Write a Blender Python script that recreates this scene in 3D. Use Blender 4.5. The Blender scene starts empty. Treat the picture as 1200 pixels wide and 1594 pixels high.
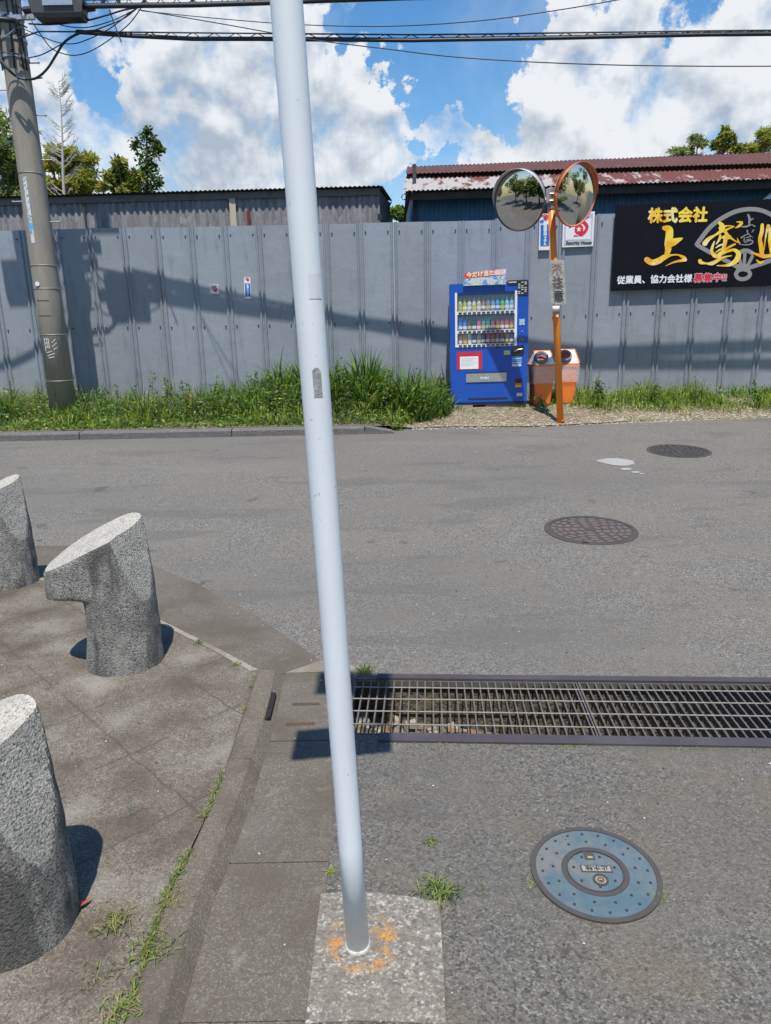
import bpy, math, random
import numpy as np
from mathutils import Vector, Matrix, noise as mnoise
R = math.radians
random.seed(7); rng = np.random.default_rng(7)
S = bpy.context.scene; COL = S.collection

# ------------------------------------------------------------------ camera
F, CX, CY, H = 1107.0, 600.0, 797.0, 1.6
Zc = Vector((-80, 4100, 1107)).normalized()
fw = Vector((0, 0, -1)); Yc = (fw - Zc * fw.dot(Zc)).normalized(); Xc = Yc.cross(Zc)
MC = Matrix((Xc, Yc, Zc))                      # camera space -> world
cd = bpy.data.cameras.new('camera'); cam = bpy.data.objects.new('camera', cd); COL.objects.link(cam)
cam.matrix_world = Matrix.Translation((0, 0, H)) @ MC.to_4x4()
cd.sensor_fit = 'VERTICAL'; cd.sensor_height = 36; cd.lens = 36 * F / 1594
cd.clip_start = 0.05; cd.clip_end = 2000
S.camera = cam
O = Vector((0, 0, H))
def ray(x, y): return MC @ Vector((x - CX, -(y - CY), -F))
def at(x, y, Y):                               # pixel -> point on the upright plane at distance Y
    d = ray(x, y); return O + d * (Y / d.y)
def gd(x, y, z=0.0):                           # pixel -> point on the ground at height z
    d = ray(x, y); return O + d * ((z - H) / d.z)

# ------------------------------------------------------------------ world and sun
SUN_EL = 68.0
S.view_settings.view_transform = 'Standard'; S.view_settings.look = 'None'
S.view_settings.exposure = 0.14; S.view_settings.gamma = 1.0
sl = bpy.data.lights.new('sun', 'SUN'); sl.energy = 5.0; sl.angle = R(0.53); sl.color = (1, .955, .89)
so = bpy.data.objects.new('sun', sl); COL.objects.link(so); so.rotation_euler = (R(90 - SUN_EL), 0, 0)
W = bpy.data.worlds.new('World'); S.world = W; W.use_nodes = True
def build_world():
    nt = W.node_tree; nt.nodes.clear(); N = nt.nodes; L = nt.links
    def nd(t, **k):
        n = N.new(t)
        for a, b in k.items(): setattr(n, a, b)
        return n
    def mth(op, a, b=None, c=None, clamp=False):
        n = nd('ShaderNodeMath', operation=op, use_clamp=clamp)
        for i, v in enumerate((a, b, c)):
            if v is None: continue
            if hasattr(v, 'is_output'): L.new(v, n.inputs[i])
            else: n.inputs[i].default_value = v
        return n.outputs[0]
    def mr(v, a, b, c=0.0, d=1.0, smooth=True):
        n = nd('ShaderNodeMapRange', interpolation_type='SMOOTHSTEP' if smooth else 'LINEAR', clamp=True)
        L.new(v, n.inputs[0])
        for i, q in enumerate((a, b, c, d)): n.inputs[i + 1].default_value = q
        return n.outputs[0]
    sky = nd('ShaderNodeTexSky', sky_type='NISHITA'); sky.sun_disc = False
    sky.sun_elevation = R(SUN_EL); sky.sun_rotation = R(180); sky.altitude = 20
    sky.air_density = 1.15; sky.dust_density = .35; sky.ozone_density = 2.5
    bg1 = nd('ShaderNodeBackground'); bg1.inputs[1].default_value = 0.138
    hs = nd('ShaderNodeHueSaturation'); hs.inputs['Saturation'].default_value = 1.32; L.new(sky.outputs[0], hs.inputs['Color'])
    L.new(hs.outputs[0], bg1.inputs[0])
    tc = nd('ShaderNodeTexCoord'); vec = tc.outputs['Generated']
    nm = nd('ShaderNodeVectorMath', operation='NORMALIZE'); L.new(vec, nm.inputs[0]); d = nm.outputs[0]
    def ns(v, scale, detail, rough=.55, dist=0.0, off=None):
        if off:
            a = nd('ShaderNodeVectorMath', operation='ADD'); L.new(v, a.inputs[0]); a.inputs[1].default_value = off; v = a.outputs[0]
        n = nd('ShaderNodeTexNoise'); L.new(v, n.inputs['Vector']); n.inputs['Scale'].default_value = scale
        n.inputs['Detail'].default_value = detail; n.inputs['Roughness'].default_value = rough; n.inputs['Distortion'].default_value = dist
        return n.outputs[0]
    # clouds: (pixel x, pixel y, radius in degrees, weight)
    blobs = [(300, 120, 7, 1), (260, 60, 5, .8), (330, 210, 7, 1), (410, 130, 8, 1), (370, 60, 4.5, .9), (420, 220, 9, 1), (270, 260, 6, 1), (520, 230, 5, .9), (545, 120, 3.6, 1), (500, 150, 4, .8), (590, 150, 3.2, .9), (650, 170, 3.0, 1.3),
             (90, 175, 3.2, .7), (60, 60, 5, .75), (10, 130, 3, .55), (150, 235, 5, .9), (60, 230, 5, .75), (205, 145, 2.0, .6), (560, 260, 4, .9), (610, 250, 3, .8),
             (700, 190, 3.0, 1.5), (750, 212, 3.0, 1.5), (662, 255, 2.6, 1.2), (690, 180, 1.8, .5), (708, 35, 1.7, .75), (770, 245, 1.8, .6),
             (855, 130, 2.8, 1), (840, 40, 2.4, 1), (880, 25, 3, 1), (930, 50, 3.4, 1), (970, 70, 3.4, 1), (880, 90, 3, .9), (960, 120, 4, 1), (840, 215, 3.0, 1), (900, 235, 3.4, 1),
             (1000, 205, 4.0, 1), (1050, 130, 4.4, 1), (1120, 130, 4, 1), (1150, 200, 4.5, 1), (1100, 60, 3.4, .9), (1190, 90, 3, .9), (1170, 20, 4, .9), (1000, 250, 6, .9), (1020, 25, 2.6, .9), (900, 170, 3, .6),
             (200, 175, 2.4, -.9), (225, 185, 1.8, -.9), (135, 115, 2.2, -.7), (155, 140, 2, -.6), (905, 183, 1.7, -1.0), (1165, 80, 1.7, -1.0), (1080, 20, 1.6, -.9), (1185, 95, 1.3, -.5), (1060, 85, 1.5, -.6),
             (960, 20, 1.2, -.5), (400, 25, 1.4, -.5), (500, 145, 1.2, -.6), (530, 230, 1.5, -.8), (1190, 190, 2, -.5), (740, 110, 5.5, -1.0), (600, 50, 3.4, -.9), (660, 110, 3.2, -.9), (780, 30, 2.6, -.8), (700, 265, 1.8, -.5), (740, 170, 2, -.4), (420, 30, 2.0, -.7), (480, 80, 1.6, -.6), (640, 130, 2.2, -.6), (800, 190, 1.8, -.4), (620, 210, 1.5, -.5), (60, 130, 3.5, -.45), (150, 60, 3, -.35), (200, 110, 2.5, -.5), (620, 130, 2.5, -.4), (1060, 20, 2.0, -.4), (940, 175, 1.6, -.5), (1100, 90, 1.6, -.4)]
    greys = [(330, 150, 7, .42), (400, 240, 9, .52), (300, 250, 6, .42), (260, 90, 4, .25), (430, 270, 8, .45), (350, 180, 3, -.30), (520, 210, 4, .22), (1050, 200, 6, .16), (960, 150, 4, .14), (700, 220, 3, .2), (1120, 170, 5, .16), (900, 225, 3, .1), (60, 150, 6, .2), (1060, 110, 4, .15)]
    wn = nd('ShaderNodeTexNoise'); L.new(d, wn.inputs['Vector']); wn.inputs['Scale'].default_value = 13; wn.inputs['Detail'].default_value = 6; wn.inputs['Roughness'].default_value = .6
    w1 = nd('ShaderNodeVectorMath', operation='SUBTRACT'); L.new(wn.outputs['Color'], w1.inputs[0]); w1.inputs[1].default_value = (.5, .5, .5)
    w2 = nd('ShaderNodeVectorMath', operation='MULTIPLY_ADD'); L.new(w1.outputs[0], w2.inputs[0]); w2.inputs[1].default_value = (.21, .21, .21); L.new(d, w2.inputs[2]); dw = w2.outputs[0]
    tot = None
    for (px, py, rd, w) in blobs:
        v = ray(px, py).normalized()
        n = nd('ShaderNodeVectorMath', operation='DISTANCE'); L.new(dw, n.inputs[0]); n.inputs[1].default_value = v
        q = mr(n.outputs['Value'], R(rd) * 1.25, R(rd) * .25, 0, w)
        tot = q if tot is None else mth('ADD', tot, q)
    dots = nd('ShaderNodeVectorMath', operation='DOT_PRODUCT'); L.new(d, dots.inputs[0]); dots.inputs[1].default_value = ray(600, 200).normalized()
    away = mr(dots.outputs['Value'], .82, .70, 0, 1)           # beyond the mapped part: ordinary broken cloud
    gen = mr(ns(d, 2.2, 3), .60, .72, 0, 1)
    tot = mth('MINIMUM', tot, .95)
    tot = mth('MAXIMUM', tot, -.5)
    grey = None
    for (px, py, rd, w) in greys:
        v = ray(px, py).normalized()
        n = nd('ShaderNodeVectorMath', operation='DISTANCE'); L.new(dw, n.inputs[0]); n.inputs[1].default_value = v
        q = mr(n.outputs['Value'], R(rd) * 1.4, 0, 0, w * .62)
        grey = q if grey is None else mth('ADD', grey, q)
    tot = mth('ADD', tot, mth('MULTIPLY', away, gen))
    n1 = ns(d, 11, 10, .53, .15); n2 = ns(d, 11, 10, .53, .15, (0.004, 0.0, 0.022))
    dens = mth('ADD', tot, mth('MULTIPLY', mth('SUBTRACT', n1, .5), 2.9))
    mask = mr(dens, .34, .98)
    veil = mr(ns(d, 5.5, 6, .6, .4, (7.7, 2.2, 1.1)), .46, .80, 0, .30); mask = mth('MAXIMUM', mask, veil)
    # relief: brighter where the cloud thins towards the light above, greyer in the thick underside
    rel = mth('MULTIPLY', mth('SUBTRACT', n1, n2), 5.5)
    low = ns(d, 4.0, 4, .5, 0, (3.1, 1.7, .4))
    sh = mth('SUBTRACT', mth('ADD', mth('ADD', rel, .93), mth('MULTIPLY', mth('SUBTRACT', low, .5), -1.1)), grey)
    thick = mr(dens, .8, 1.5, 0, .10)
    sh = mth('SUBTRACT', sh, thick, clamp=True)
    cm = nd('ShaderNodeMix', data_type='RGBA'); L.new(sh, cm.inputs[0]); cm.inputs[6].default_value = (.44, .52, .63, 1); cm.inputs[7].default_value = (.88, .91, .95, 1)
    bg2 = nd('ShaderNodeBackground'); L.new(cm.outputs[2], bg2.inputs[0]); bg2.inputs[1].default_value = .88
    mx = nd('ShaderNodeMixShader'); L.new(mask, mx.inputs[0]); L.new(bg1.outputs[0], mx.inputs[1]); L.new(bg2.outputs[0], mx.inputs[2])
    o = nd('ShaderNodeOutputWorld'); L.new(mx.outputs[0], o.inputs[0])
build_world()

# ------------------------------------------------------------------ materials
def M(name, base, layers=(), rough=.75, metal=0.0, bump=None, spec=None, local=False, alpha=None, emis=None, trans=0):
    m = bpy.data.materials.new(name); m.use_nodes = True; nt = m.node_tree; N = nt.nodes; L = nt.links
    bs = N['Principled BSDF']; bs.inputs['Roughness'].default_value = rough; bs.inputs['Metallic'].default_value = metal
    if spec is not None: bs.inputs['Specular IOR Level'].default_value = spec
    if local: co = N.new('ShaderNodeTexCoord').outputs['Object']
    else: co = N.new('ShaderNodeNewGeometry').outputs['Position']
    def field(kind, scale, sv=None, detail=4):
        v = co
        if sv:
            n = N.new('ShaderNodeVectorMath'); n.operation = 'MULTIPLY'; L.new(v, n.inputs[0]); n.inputs[1].default_value = sv; v = n.outputs[0]
        if kind == 'noise':
            n = N.new('ShaderNodeTexNoise'); n.inputs['Scale'].default_value = scale; n.inputs['Detail'].default_value = detail; n.inputs['Roughness'].default_value = .6
            L.new(v, n.inputs['Vector']); return n.outputs[0]
        n = N.new('ShaderNodeTexVoronoi'); n.inputs['Scale'].default_value = scale; L.new(v, n.inputs['Vector'])
        if kind == 'cell':
            s = N.new('ShaderNodeSeparateColor'); L.new(n.outputs['Color'], s.inputs[0]); return s.outputs[0]
        if kind == 'edge': n.feature = 'DISTANCE_TO_EDGE'
        return n.outputs['Distance']
    cur = None; base = tuple(base) + (1,)
    for ly in layers:
        kind, scale, lo, hi, c, fac = ly[:6]; sv = ly[6] if len(ly) > 6 else None
        fo = field(kind, scale, sv)
        mr = N.new('ShaderNodeMapRange'); L.new(fo, mr.inputs[0]); mr.inputs[1].default_value = lo; mr.inputs[2].default_value = hi
        mr.inputs[3].default_value = 0; mr.inputs[4].default_value = fac
        mx = N.new('ShaderNodeMix'); mx.data_type = 'RGBA'; L.new(mr.outputs[0], mx.inputs[0])
        if cur is None: mx.inputs[6].default_value = base
        else: L.new(cur, mx.inputs[6])
        mx.inputs[7].default_value = tuple(c) + (1,); cur = mx.outputs[2]
    if cur is None: bs.inputs['Base Color'].default_value = base
    else: L.new(cur, bs.inputs['Base Color'])
    if bump:
        kind, scale, st, dist = bump[:4]; b = N.new('ShaderNodeBump'); b.inputs['Strength'].default_value = st; b.inputs['Distance'].default_value = dist
        L.new(field(kind, scale, bump[4] if len(bump) > 4 else None), b.inputs['Height']); L.new(b.outputs[0], bs.inputs['Normal'])
    if alpha is not None: bs.inputs['Alpha'].default_value = alpha
    if trans: bs.inputs['Transmission Weight'].default_value = trans
    m['cur'] = 1
    return m
W_ = (1, 1, 1)
asph = M('asphalt', (.158, .147, .129), [('cell', 165, .55, .95, (.36, .34, .30), .75), ('cell', 130, .60, .9, (.045, .042, .038), .85), ('noise', 70, .52, .66, (.10, .092, .08), .35), ('noise', 26, .45, .62, (.128, .119, .105), .35),
         ('noise', 1.3, .44, .66, (.172, .156, .128), .6), ('noise', .42, .45, .60, (.128, .12, .108), .55, (.5, 1, 1)), ('noise', 6, .60, .74, (.155, .132, .098), .5), ('noise', 2.3, .56, .60, (.105, .098, .088), .4, (.3, 1, 1)), ('noise', .9, .60, .64, (.19, .178, .155), .35, (.25, 1, 1)), ('noise', 3.1, .66, .70, (.06, .055, .05), .55)], .9, bump=('vor', 170, .7, .005))
asph_old = M('asphalt_old', (0.126, 0.118, 0.103), [('cell', 165, .55, .95, (0.288, 0.272, 0.240), .75), ('cell', 130, .60, .9, (0.036, 0.034, 0.030), .85), ('noise', 70, .52, .66, (0.080, 0.074, 0.064), .35), ('noise', 26, .45, .62, (0.102, 0.095, 0.084), .35),
         ('noise', 1.3, .44, .66, (0.138, 0.125, 0.102), .6), ('noise', .42, .45, .60, (0.102, 0.096, 0.086), .55, (.5, 1, 1)), ('noise', 2.2, .52, .66, (.15, .122, .085), .5), ('noise', 6, .60, .74, (0.124, 0.106, 0.078), .5), ('noise', 2.3, .56, .60, (0.084, 0.078, 0.070), .4, (.3, 1, 1)), ('noise', .9, .60, .64, (0.152, 0.142, 0.124), .35, (.25, 1, 1)), ('noise', 3.1, .66, .70, (0.048, 0.044, 0.040), .55)], .9, bump=('vor', 170, .7, .005))
road = M('road_asphalt', (.185, .180, .172), [('cell', 105, .55, .95, (.40, .39, .37), .75), ('cell', 75, .62, .9, (.075, .075, .078), .7), ('noise', 16, .42, .62, (.12, .118, .115), .5),
         ('noise', 1.0, .42, .68, (.21, .20, .185), .55), ('noise', .3, .45, .62, (.155, .152, .15), .6, (.35, 1, 1))], .9, bump=('vor', 100, .6, .006))
conc = M('gutter_concrete', (.118, .099, .076), [('cell', 260, .62, .98, (.27, .25, .22), .6), ('noise', 130, .5, .62, (.06, .055, .05), .45), ('noise', 60, .5, .7, (.10, .09, .078), .5), ('noise', 3.2, .42, .62, (.092, .075, .056), .75), ('noise', 1.4, .5, .7, (.145, .138, .122), .55), ('noise', 9, .6, .72, (.26, .24, .2), .4)], .9, bump=('noise', 180, .4, .004))
pale = M('pale_concrete', (.27, .24, .19), [('cell', 240, .6, .95, (.42, .39, .33), .6), ('noise', 40, .5, .68, (.15, .13, .10), .7), ('noise', 4, .44, .6, (.17, .145, .11), .8)], .9, bump=('noise', 160, .5, .005))
pad_m = M('footing_concrete', (.225, .203, .168), [('cell', 150, .62, .95, (.50, .47, .41), .8), ('cell', 100, .7, .95, (.09, .085, .08), .7), ('noise', 30, .5, .62, (.16, .14, .115), .75), ('noise', 7, .5, .66, (.20, .175, .14), .7)], .92, bump=('noise', 70, 1.0, .012))
kerb_m = M('kerb_concrete', (.125, .103, .077), [('cell', 260, .65, .95, (.30, .27, .22), .5), ('noise', 45, .5, .7, (.11, .10, .085), .6), ('noise', 5, .48, .64, (.085, .068, .05), .75), ('noise', 2, .58, .7, (.20, .185, .16), .5)], .9, bump=('noise', 120, .6, .006))
kerbf_m = M('far_kerb_concrete', (.135, .13, .127), [('cell', 60, .6, .95, (.25, .24, .23), .5), ('noise', 60, .5, .7, (.12, .115, .11), .6), ('noise', 3, .5, .7, (.18, .175, .17), .5)], .9, bump=('noise', 60, .9, .015))
soil = M('soil', (.20, .155, .095), [('noise', 14, .45, .65, (.10, .08, .05), .7), ('cell', 40, .7, .95, (.42, .37, .29), .7), ('noise', 2, .5, .7, (.32, .27, .19), .6)], 1, bump=('noise', 40, .8, .03))
def stain():
    nt = pad_m.node_tree; N = nt.nodes; L = nt.links; bs = N['Principled BSDF']; src = bs.inputs['Base Color'].links[0].from_socket
    g = N.new('ShaderNodeNewGeometry'); d = N.new('ShaderNodeVectorMath'); d.operation = 'DISTANCE'; L.new(g.outputs['Position'], d.inputs[0]); d.inputs[1].default_value = (-.083, 1.522, .01)
    def mp(v, a, b, c, e):
        m = N.new('ShaderNodeMapRange'); L.new(v, m.inputs[0])
        for k, q in enumerate((a, b, c, e)): m.inputs[k + 1].default_value = q
        return m.outputs[0]
    def mu(a, b, op='MULTIPLY'):
        m = N.new('ShaderNodeMath'); m.operation = op; L.new(a, m.inputs[0]); L.new(b, m.inputs[1]); return m.outputs[0]
    def nz(sc, dt):
        n = N.new('ShaderNodeTexNoise'); n.inputs['Scale'].default_value = sc; n.inputs['Detail'].default_value = dt; L.new(g.outputs['Position'], n.inputs['Vector']); return n.outputs[0]
    ring = mu(mp(d.outputs['Value'], .035, .055, 0, 1), mp(d.outputs['Value'], .070, .105, 1, 0)); blot = mp(nz(26, 3), .46, .56, 0, 1); grain = mp(nz(150, 3), .40, .55, .15, 1)
    f = mu(mu(ring, blot), grain); mx = N.new('ShaderNodeMix'); mx.data_type = 'RGBA'; L.new(f, mx.inputs[0]); L.new(src, mx.inputs[6]); mx.inputs[7].default_value = (.55, .25, .035, 1); L.new(mx.outputs[2], bs.inputs['Base Color'])
stain()
def pave_mat():
    m = M('washed_paving', (.150, .126, .097), [('cell', 260, .58, .97, (.34, .31, .255), .62), ('cell', 200, .62, .95, (.06, .052, .043), .75), ('noise', 60, .5, .68, (.09, .075, .058), .5)], .9, bump=('cell', 180, .6, .004))
    nt = m.node_tree; N = nt.nodes; L = nt.links; bs = N['Principled BSDF']; src = bs.inputs['Base Color'].links[0].from_socket
    geo = N.new('ShaderNodeNewGeometry'); sep = N.new('ShaderNodeSeparateXYZ'); L.new(geo.outputs['Position'], sep.inputs[0])
    def mt(op, a, b=None):
        n = N.new('ShaderNodeMath'); n.operation = op
        for i, v in enumerate((a, b)):
            if v is None: continue
            if hasattr(v, 'is_output'): L.new(v, n.inputs[i])
            else: n.inputs[i].default_value = v
        return n.outputs[0]
    nz = N.new('ShaderNodeTexNoise'); nz.inputs['Scale'].default_value = 9; L.new(geo.outputs['Position'], nz.inputs['Vector'])
    jit = mt('MULTIPLY', mt('SUBTRACT', nz.outputs[0], .5), .03)
    def dist(a, b, off, per):  # distance to the nearest slab joint
        u = mt('ADD', mt('ADD', mt('MULTIPLY', sep.outputs[0], a), mt('MULTIPLY', sep.outputs[1], b)), jit)
        u = mt('DIVIDE', mt('SUBTRACT', u, off), per); fr = mt('FRACT', u)
        return mt('MULTIPLY', mt('MINIMUM', fr, mt('SUBTRACT', 1.0, fr)), per), mt('FLOOR', u)
    s2 = .7071
    du, iu = dist(s2, s2, .97, .45); dv, iv = dist(-s2, s2, 1.93, .425)
    dm = mt('MINIMUM', du, dv)
    # paler worn middle of each slab, brown dirt gathered along the joints
    n2 = N.new('ShaderNodeTexNoise'); n2.inputs['Scale'].default_value = 5; n2.inputs['Detail'].default_value = 8; L.new(geo.outputs['Position'], n2.inputs['Vector'])
    wear = mt('ADD', mt('MULTIPLY', dm, 1.6), mt('MULTIPLY', mt('SUBTRACT', n2.outputs[0], .5), 1.6))
    def mixc(fac_sock, lo, hi, f, c, inp):
        mr = N.new('ShaderNodeMapRange'); L.new(fac_sock, mr.inputs[0]); mr.inputs[1].default_value = lo; mr.inputs[2].default_value = hi; mr.inputs[3].default_value = f[0]; mr.inputs[4].default_value = f[1]
        mx = N.new('ShaderNodeMix'); mx.data_type = 'RGBA'; L.new(mr.outputs[0], mx.inputs[0]); L.new(inp, mx.inputs[6]); mx.inputs[7].default_value = c + (1,); return mx.outputs[2]
    c = mixc(wear, .22, .60, (0, .6), (.29, .275, .24), src)
    c = mixc(wear, -.22, .20, (.72, 0), (.070, .053, .036), c)
    jn = N.new('ShaderNodeTexNoise'); jn.inputs['Scale'].default_value = 3.3; L.new(geo.outputs['Position'], jn.inputs['Vector'])
    jm = N.new('ShaderNodeMapRange'); L.new(jn.outputs[0], jm.inputs[0]); jm.inputs[1].default_value = .36; jm.inputs[2].default_value = .48; jm.inputs[3].default_value = .012; jm.inputs[4].default_value = 0
    c = mixc(mt('ADD', dm, jm.outputs[0]), .002, .007, (.5, 0), (.06, .047, .032), c)
    L.new(c, bs.inputs['Base Color']); return m
pave = pave_mat()
def stone(nm, b):  # exposed aggregate with weather streaks
    return M(nm, b, [('cell', 260, .5, .95, (.44, .43, .40), .75), ('cell', 210, .6, .9, (.045, .045, .045), .85), ('noise', 10, .48, .62, (.05, .05, .048), .74, (1, 1, .22)), ('noise', 4, .50, .66, (.10, .098, .095), .6, (1, 1, .5)),
        ('noise', 7, .58, .7, (.40, .39, .36), .5, (1, 1, .4)), ('noise', 6, .60, .72, (.085, .09, .045), .5)], .92, bump=('noise', 130, .9, .010))
granite = stone('weathered_stone', (.275, .265, .245)); 
granite_top = M('worn_stone_top', (.44, .41, .35), [('cell', 260, .5, .95, (.60, .57, .52), .8), ('cell', 210, .68, .95, (.10, .10, .095), .75), ('noise', 12, .5, .7, (.28, .27, .25), .5)], .92, bump=('noise', 110, .8, .01))
fence_m = M('fence_steel', (.30, .33, .368), [('noise', 2.2, .45, .7, (.275, .305, .342), .6), ('noise', 9, .56, .70, (.20, .215, .23), .5, (1, 1, .16)), ('noise', 30, .64, .70, (.33, .35, .37), .5, (1, 1, .4)), ('noise', 1.0, .5, .7, (.31, .345, .385), .5)], .5, .12, bump=('noise', 2.2, .22, .06))
fence_m2 = M('fence_steel_aged', (.265, .29, .32), [('noise', 2.0, .45, .7, (.30, .33, .365), .6), ('noise', 9, .54, .70, (.185, .20, .21), .5, (1, 1, .16))], .55, .1, bump=('noise', 2.0, .25, .06))
white_paint = M('white_paint', (.74, .79, .85), [('noise', 3, .45, .7, (.68, .735, .80), .5), ('noise', 14, .58, .72, (.60, .64, .68), .45, (1, 1, .15)), ('noise', 70, .68, .72, (.38, .37, .36), .5), ('noise', 35, .70, .73, (.40, .33, .25), .5)], .4, bump=('noise', 30, .08, .003))
white_m = M('white_plastic', (.78, .79, .80), [('noise', 30, .5, .7, (.65, .66, .67), .3)], .4)
black_m = M('black_rubber', (.018, .02, .022), [('noise', 20, .5, .7, (.035, .035, .04), .5)], .5)
dark_m = M('void_shade', (.012, .012, .012), [], .9)  # near-black colour stands in for the shade inside openings
cable_m = M('cable_sheath', (.016, .02, .026), [('noise', 6, .5, .7, (.03, .04, .05), .5)], .5)
wire_m = M('wire_steel', (.05, .06, .07), [], .5, .5)
cableblue_m = M('faded_blue_cable', (.05, .14, .18), [('noise', 8, .5, .7, (.03, .06, .08), .6)], .5)
pole_conc = M('pole_concrete', (.30, .268, .22), [('noise', 60, .5, .7, (.20, .19, .165), .5), ('noise', 3, .45, .65, (.21, .195, .17), .6, (3, 3, .5)), ('noise', 8, .58, .7, (.17, .16, .145), .5, (4, 4, .4))], .85, bump=('noise', 90, .25, .004))
steel = M('galvanised_steel', (.42, .43, .44), [('noise', 25, .5, .7, (.27, .26, .25), .6)], .5, .6)
frame_rust = M('rusty_frame_steel', (.085, .075, .085), [('noise', 30, .5, .7, (.12, .09, .07), .6), ('noise', 3, .5, .7, (.14, .13, .14), .6)], .6, .4, bump=('noise', 120, .3, .003))
grate_m = M('grating_steel', (.17, .155, .135), [('noise', 40, .5, .68, (.08, .065, .05), .75), ('noise', 5, .5, .7, (.20, .19, .18), .5)], .6, .4)
rod_m = M('grating_rod', (.28, .26, .23), [('noise', 40, .5, .68, (.13, .10, .075), .7)], .6, .3)
pit_m = M('pit_concrete', (.15, .122, .085), [('noise', 18, .45, .65, (.08, .065, .05), .8)], 1, bump=('noise', 30, .8, .03))
orange = M('orange_paint', (.88, .25, .02), [('noise', 5, .5, .7, (.78, .18, .015), .6), ('noise', 50, .66, .74, (.35, .15, .06), .6)], .4)
orange_fade = M('faded_orange', (.62, .20, .10), [('noise', 7, .5, .7, (.45, .10, .06), .6)], .5)
orange_bin = M('orange_plastic', (.85, .21, .03), [('noise', 6, .5, .7, (.75, .17, .03), .5)], .45)
rust_m = M('pole_rust', (.30, .12, .05), [('noise', 60, .5, .6, (.6, .16, .02), .6)], .8)
mirror_m = M('mirror_glass', (.60, .61, .61), [('noise', 5, .5, .8, (.52, .53, .53), .3)], .025, 1.0)
greyback = M('mirror_back_grey', (.42, .40, .37), [('noise', 12, .5, .7, (.25, .22, .2), .6)], .6)
blue_m = M('vending_blue', (.010, .085, .45), [('noise', 3, .5, .7, (.008, .068, .37), .5), ('noise', 60, .68, .74, (.03, .10, .4), .4)], .32)
blue_sh = M('vending_dark_blue', (.008, .03, .16), [], .4)
red_m = M('notice_red', (.55, .03, .06), [('noise', 9, .5, .7, (.45, .03, .05), .4)], .45)
paper_m = M('paper', (.80, .80, .82), [], .6)
grey_txt = M('faded_print', (.35, .35, .38), [], .7)
silver = M('silver_plate', (.50, .53, .52), [('noise', 30, .5, .7, (.35, .38, .36), .5)], .35, .7)
yellow_m = M('yellow_print', (.75, .55, .06), [], .5)
sky_m = M('light_blue_print', (.10, .45, .75), [], .5)
bluep = M('sign_blue', (.02, .16, .50), [('noise', 12, .5, .7, (.03, .19, .55), .5)], .4)
redp = M('sign_red', (.70, .02, .06), [], .45)
signblack = M('sign_black', (.006, .007, .011), [('noise', 4, .5, .7, (.009, .010, .015), .6)], .5, spec=.15)
signgrey = M('sign_grey', (.27, .26, .26), [], .5)
gold = M('gold_print', (.85, .42, .015), [('noise', 3.2, .44, .56, (.90, .66, .07), 1), ('noise', 4.5, .54, .64, (.88, .80, .42), .9)], .45)
glass_m = M('display_glass', (.25, .40, .55), [], .03, 0, alpha=.10)
bag_m = M('clear_bag', (.80, .74, .70), [('noise', 30, .45, .6, (.95, .93, .92), .7)], .2, alpha=.42, bump=('noise', 40, .8, .01))
barn_m = M('weathered_sheet', (.27, .258, .262), [('noise', 7, .42, .60, (.15, .143, .146), .85, (2.4, 2.4, .25)), ('noise', 9, .55, .68, (.36, .335, .34), .8, (1, 1, .6)), ('noise', 30, .55, .7, (.15, .13, .135), .6, (2, 2, .3)), ('noise', 2.0, .52, .66, (.28, .24, .24), .5, (2, 2, .5))], .8)
barn_trim = M('dark_trim', (.05, .048, .045), [('noise', 12, .5, .7, (.12, .11, .1), .6)], .8)
fascia_m = M('fascia_board', (.16, .15, .145), [('noise', 9, .5, .7, (.10, .09, .09), .7)], .85)
bluew = M('blue_sheet', (.050, .155, .265), [('noise', 6, .45, .65, (.04, .12, .21), .6, (2, 2, .3)), ('noise', 3, .55, .7, (.10, .24, .37), .5)], .55)
rustroof = M('rusty_roof', (.105, .036, .028), [('noise', 3, .44, .62, (.075, .034, .028), .8, (1, .4, 1)), ('noise', 12, .56, .68, (.16, .07, .05), .6, (1, .3, 1)), ('noise', 1, .5, .7, (.09, .032, .028), .6)], .85)
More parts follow.
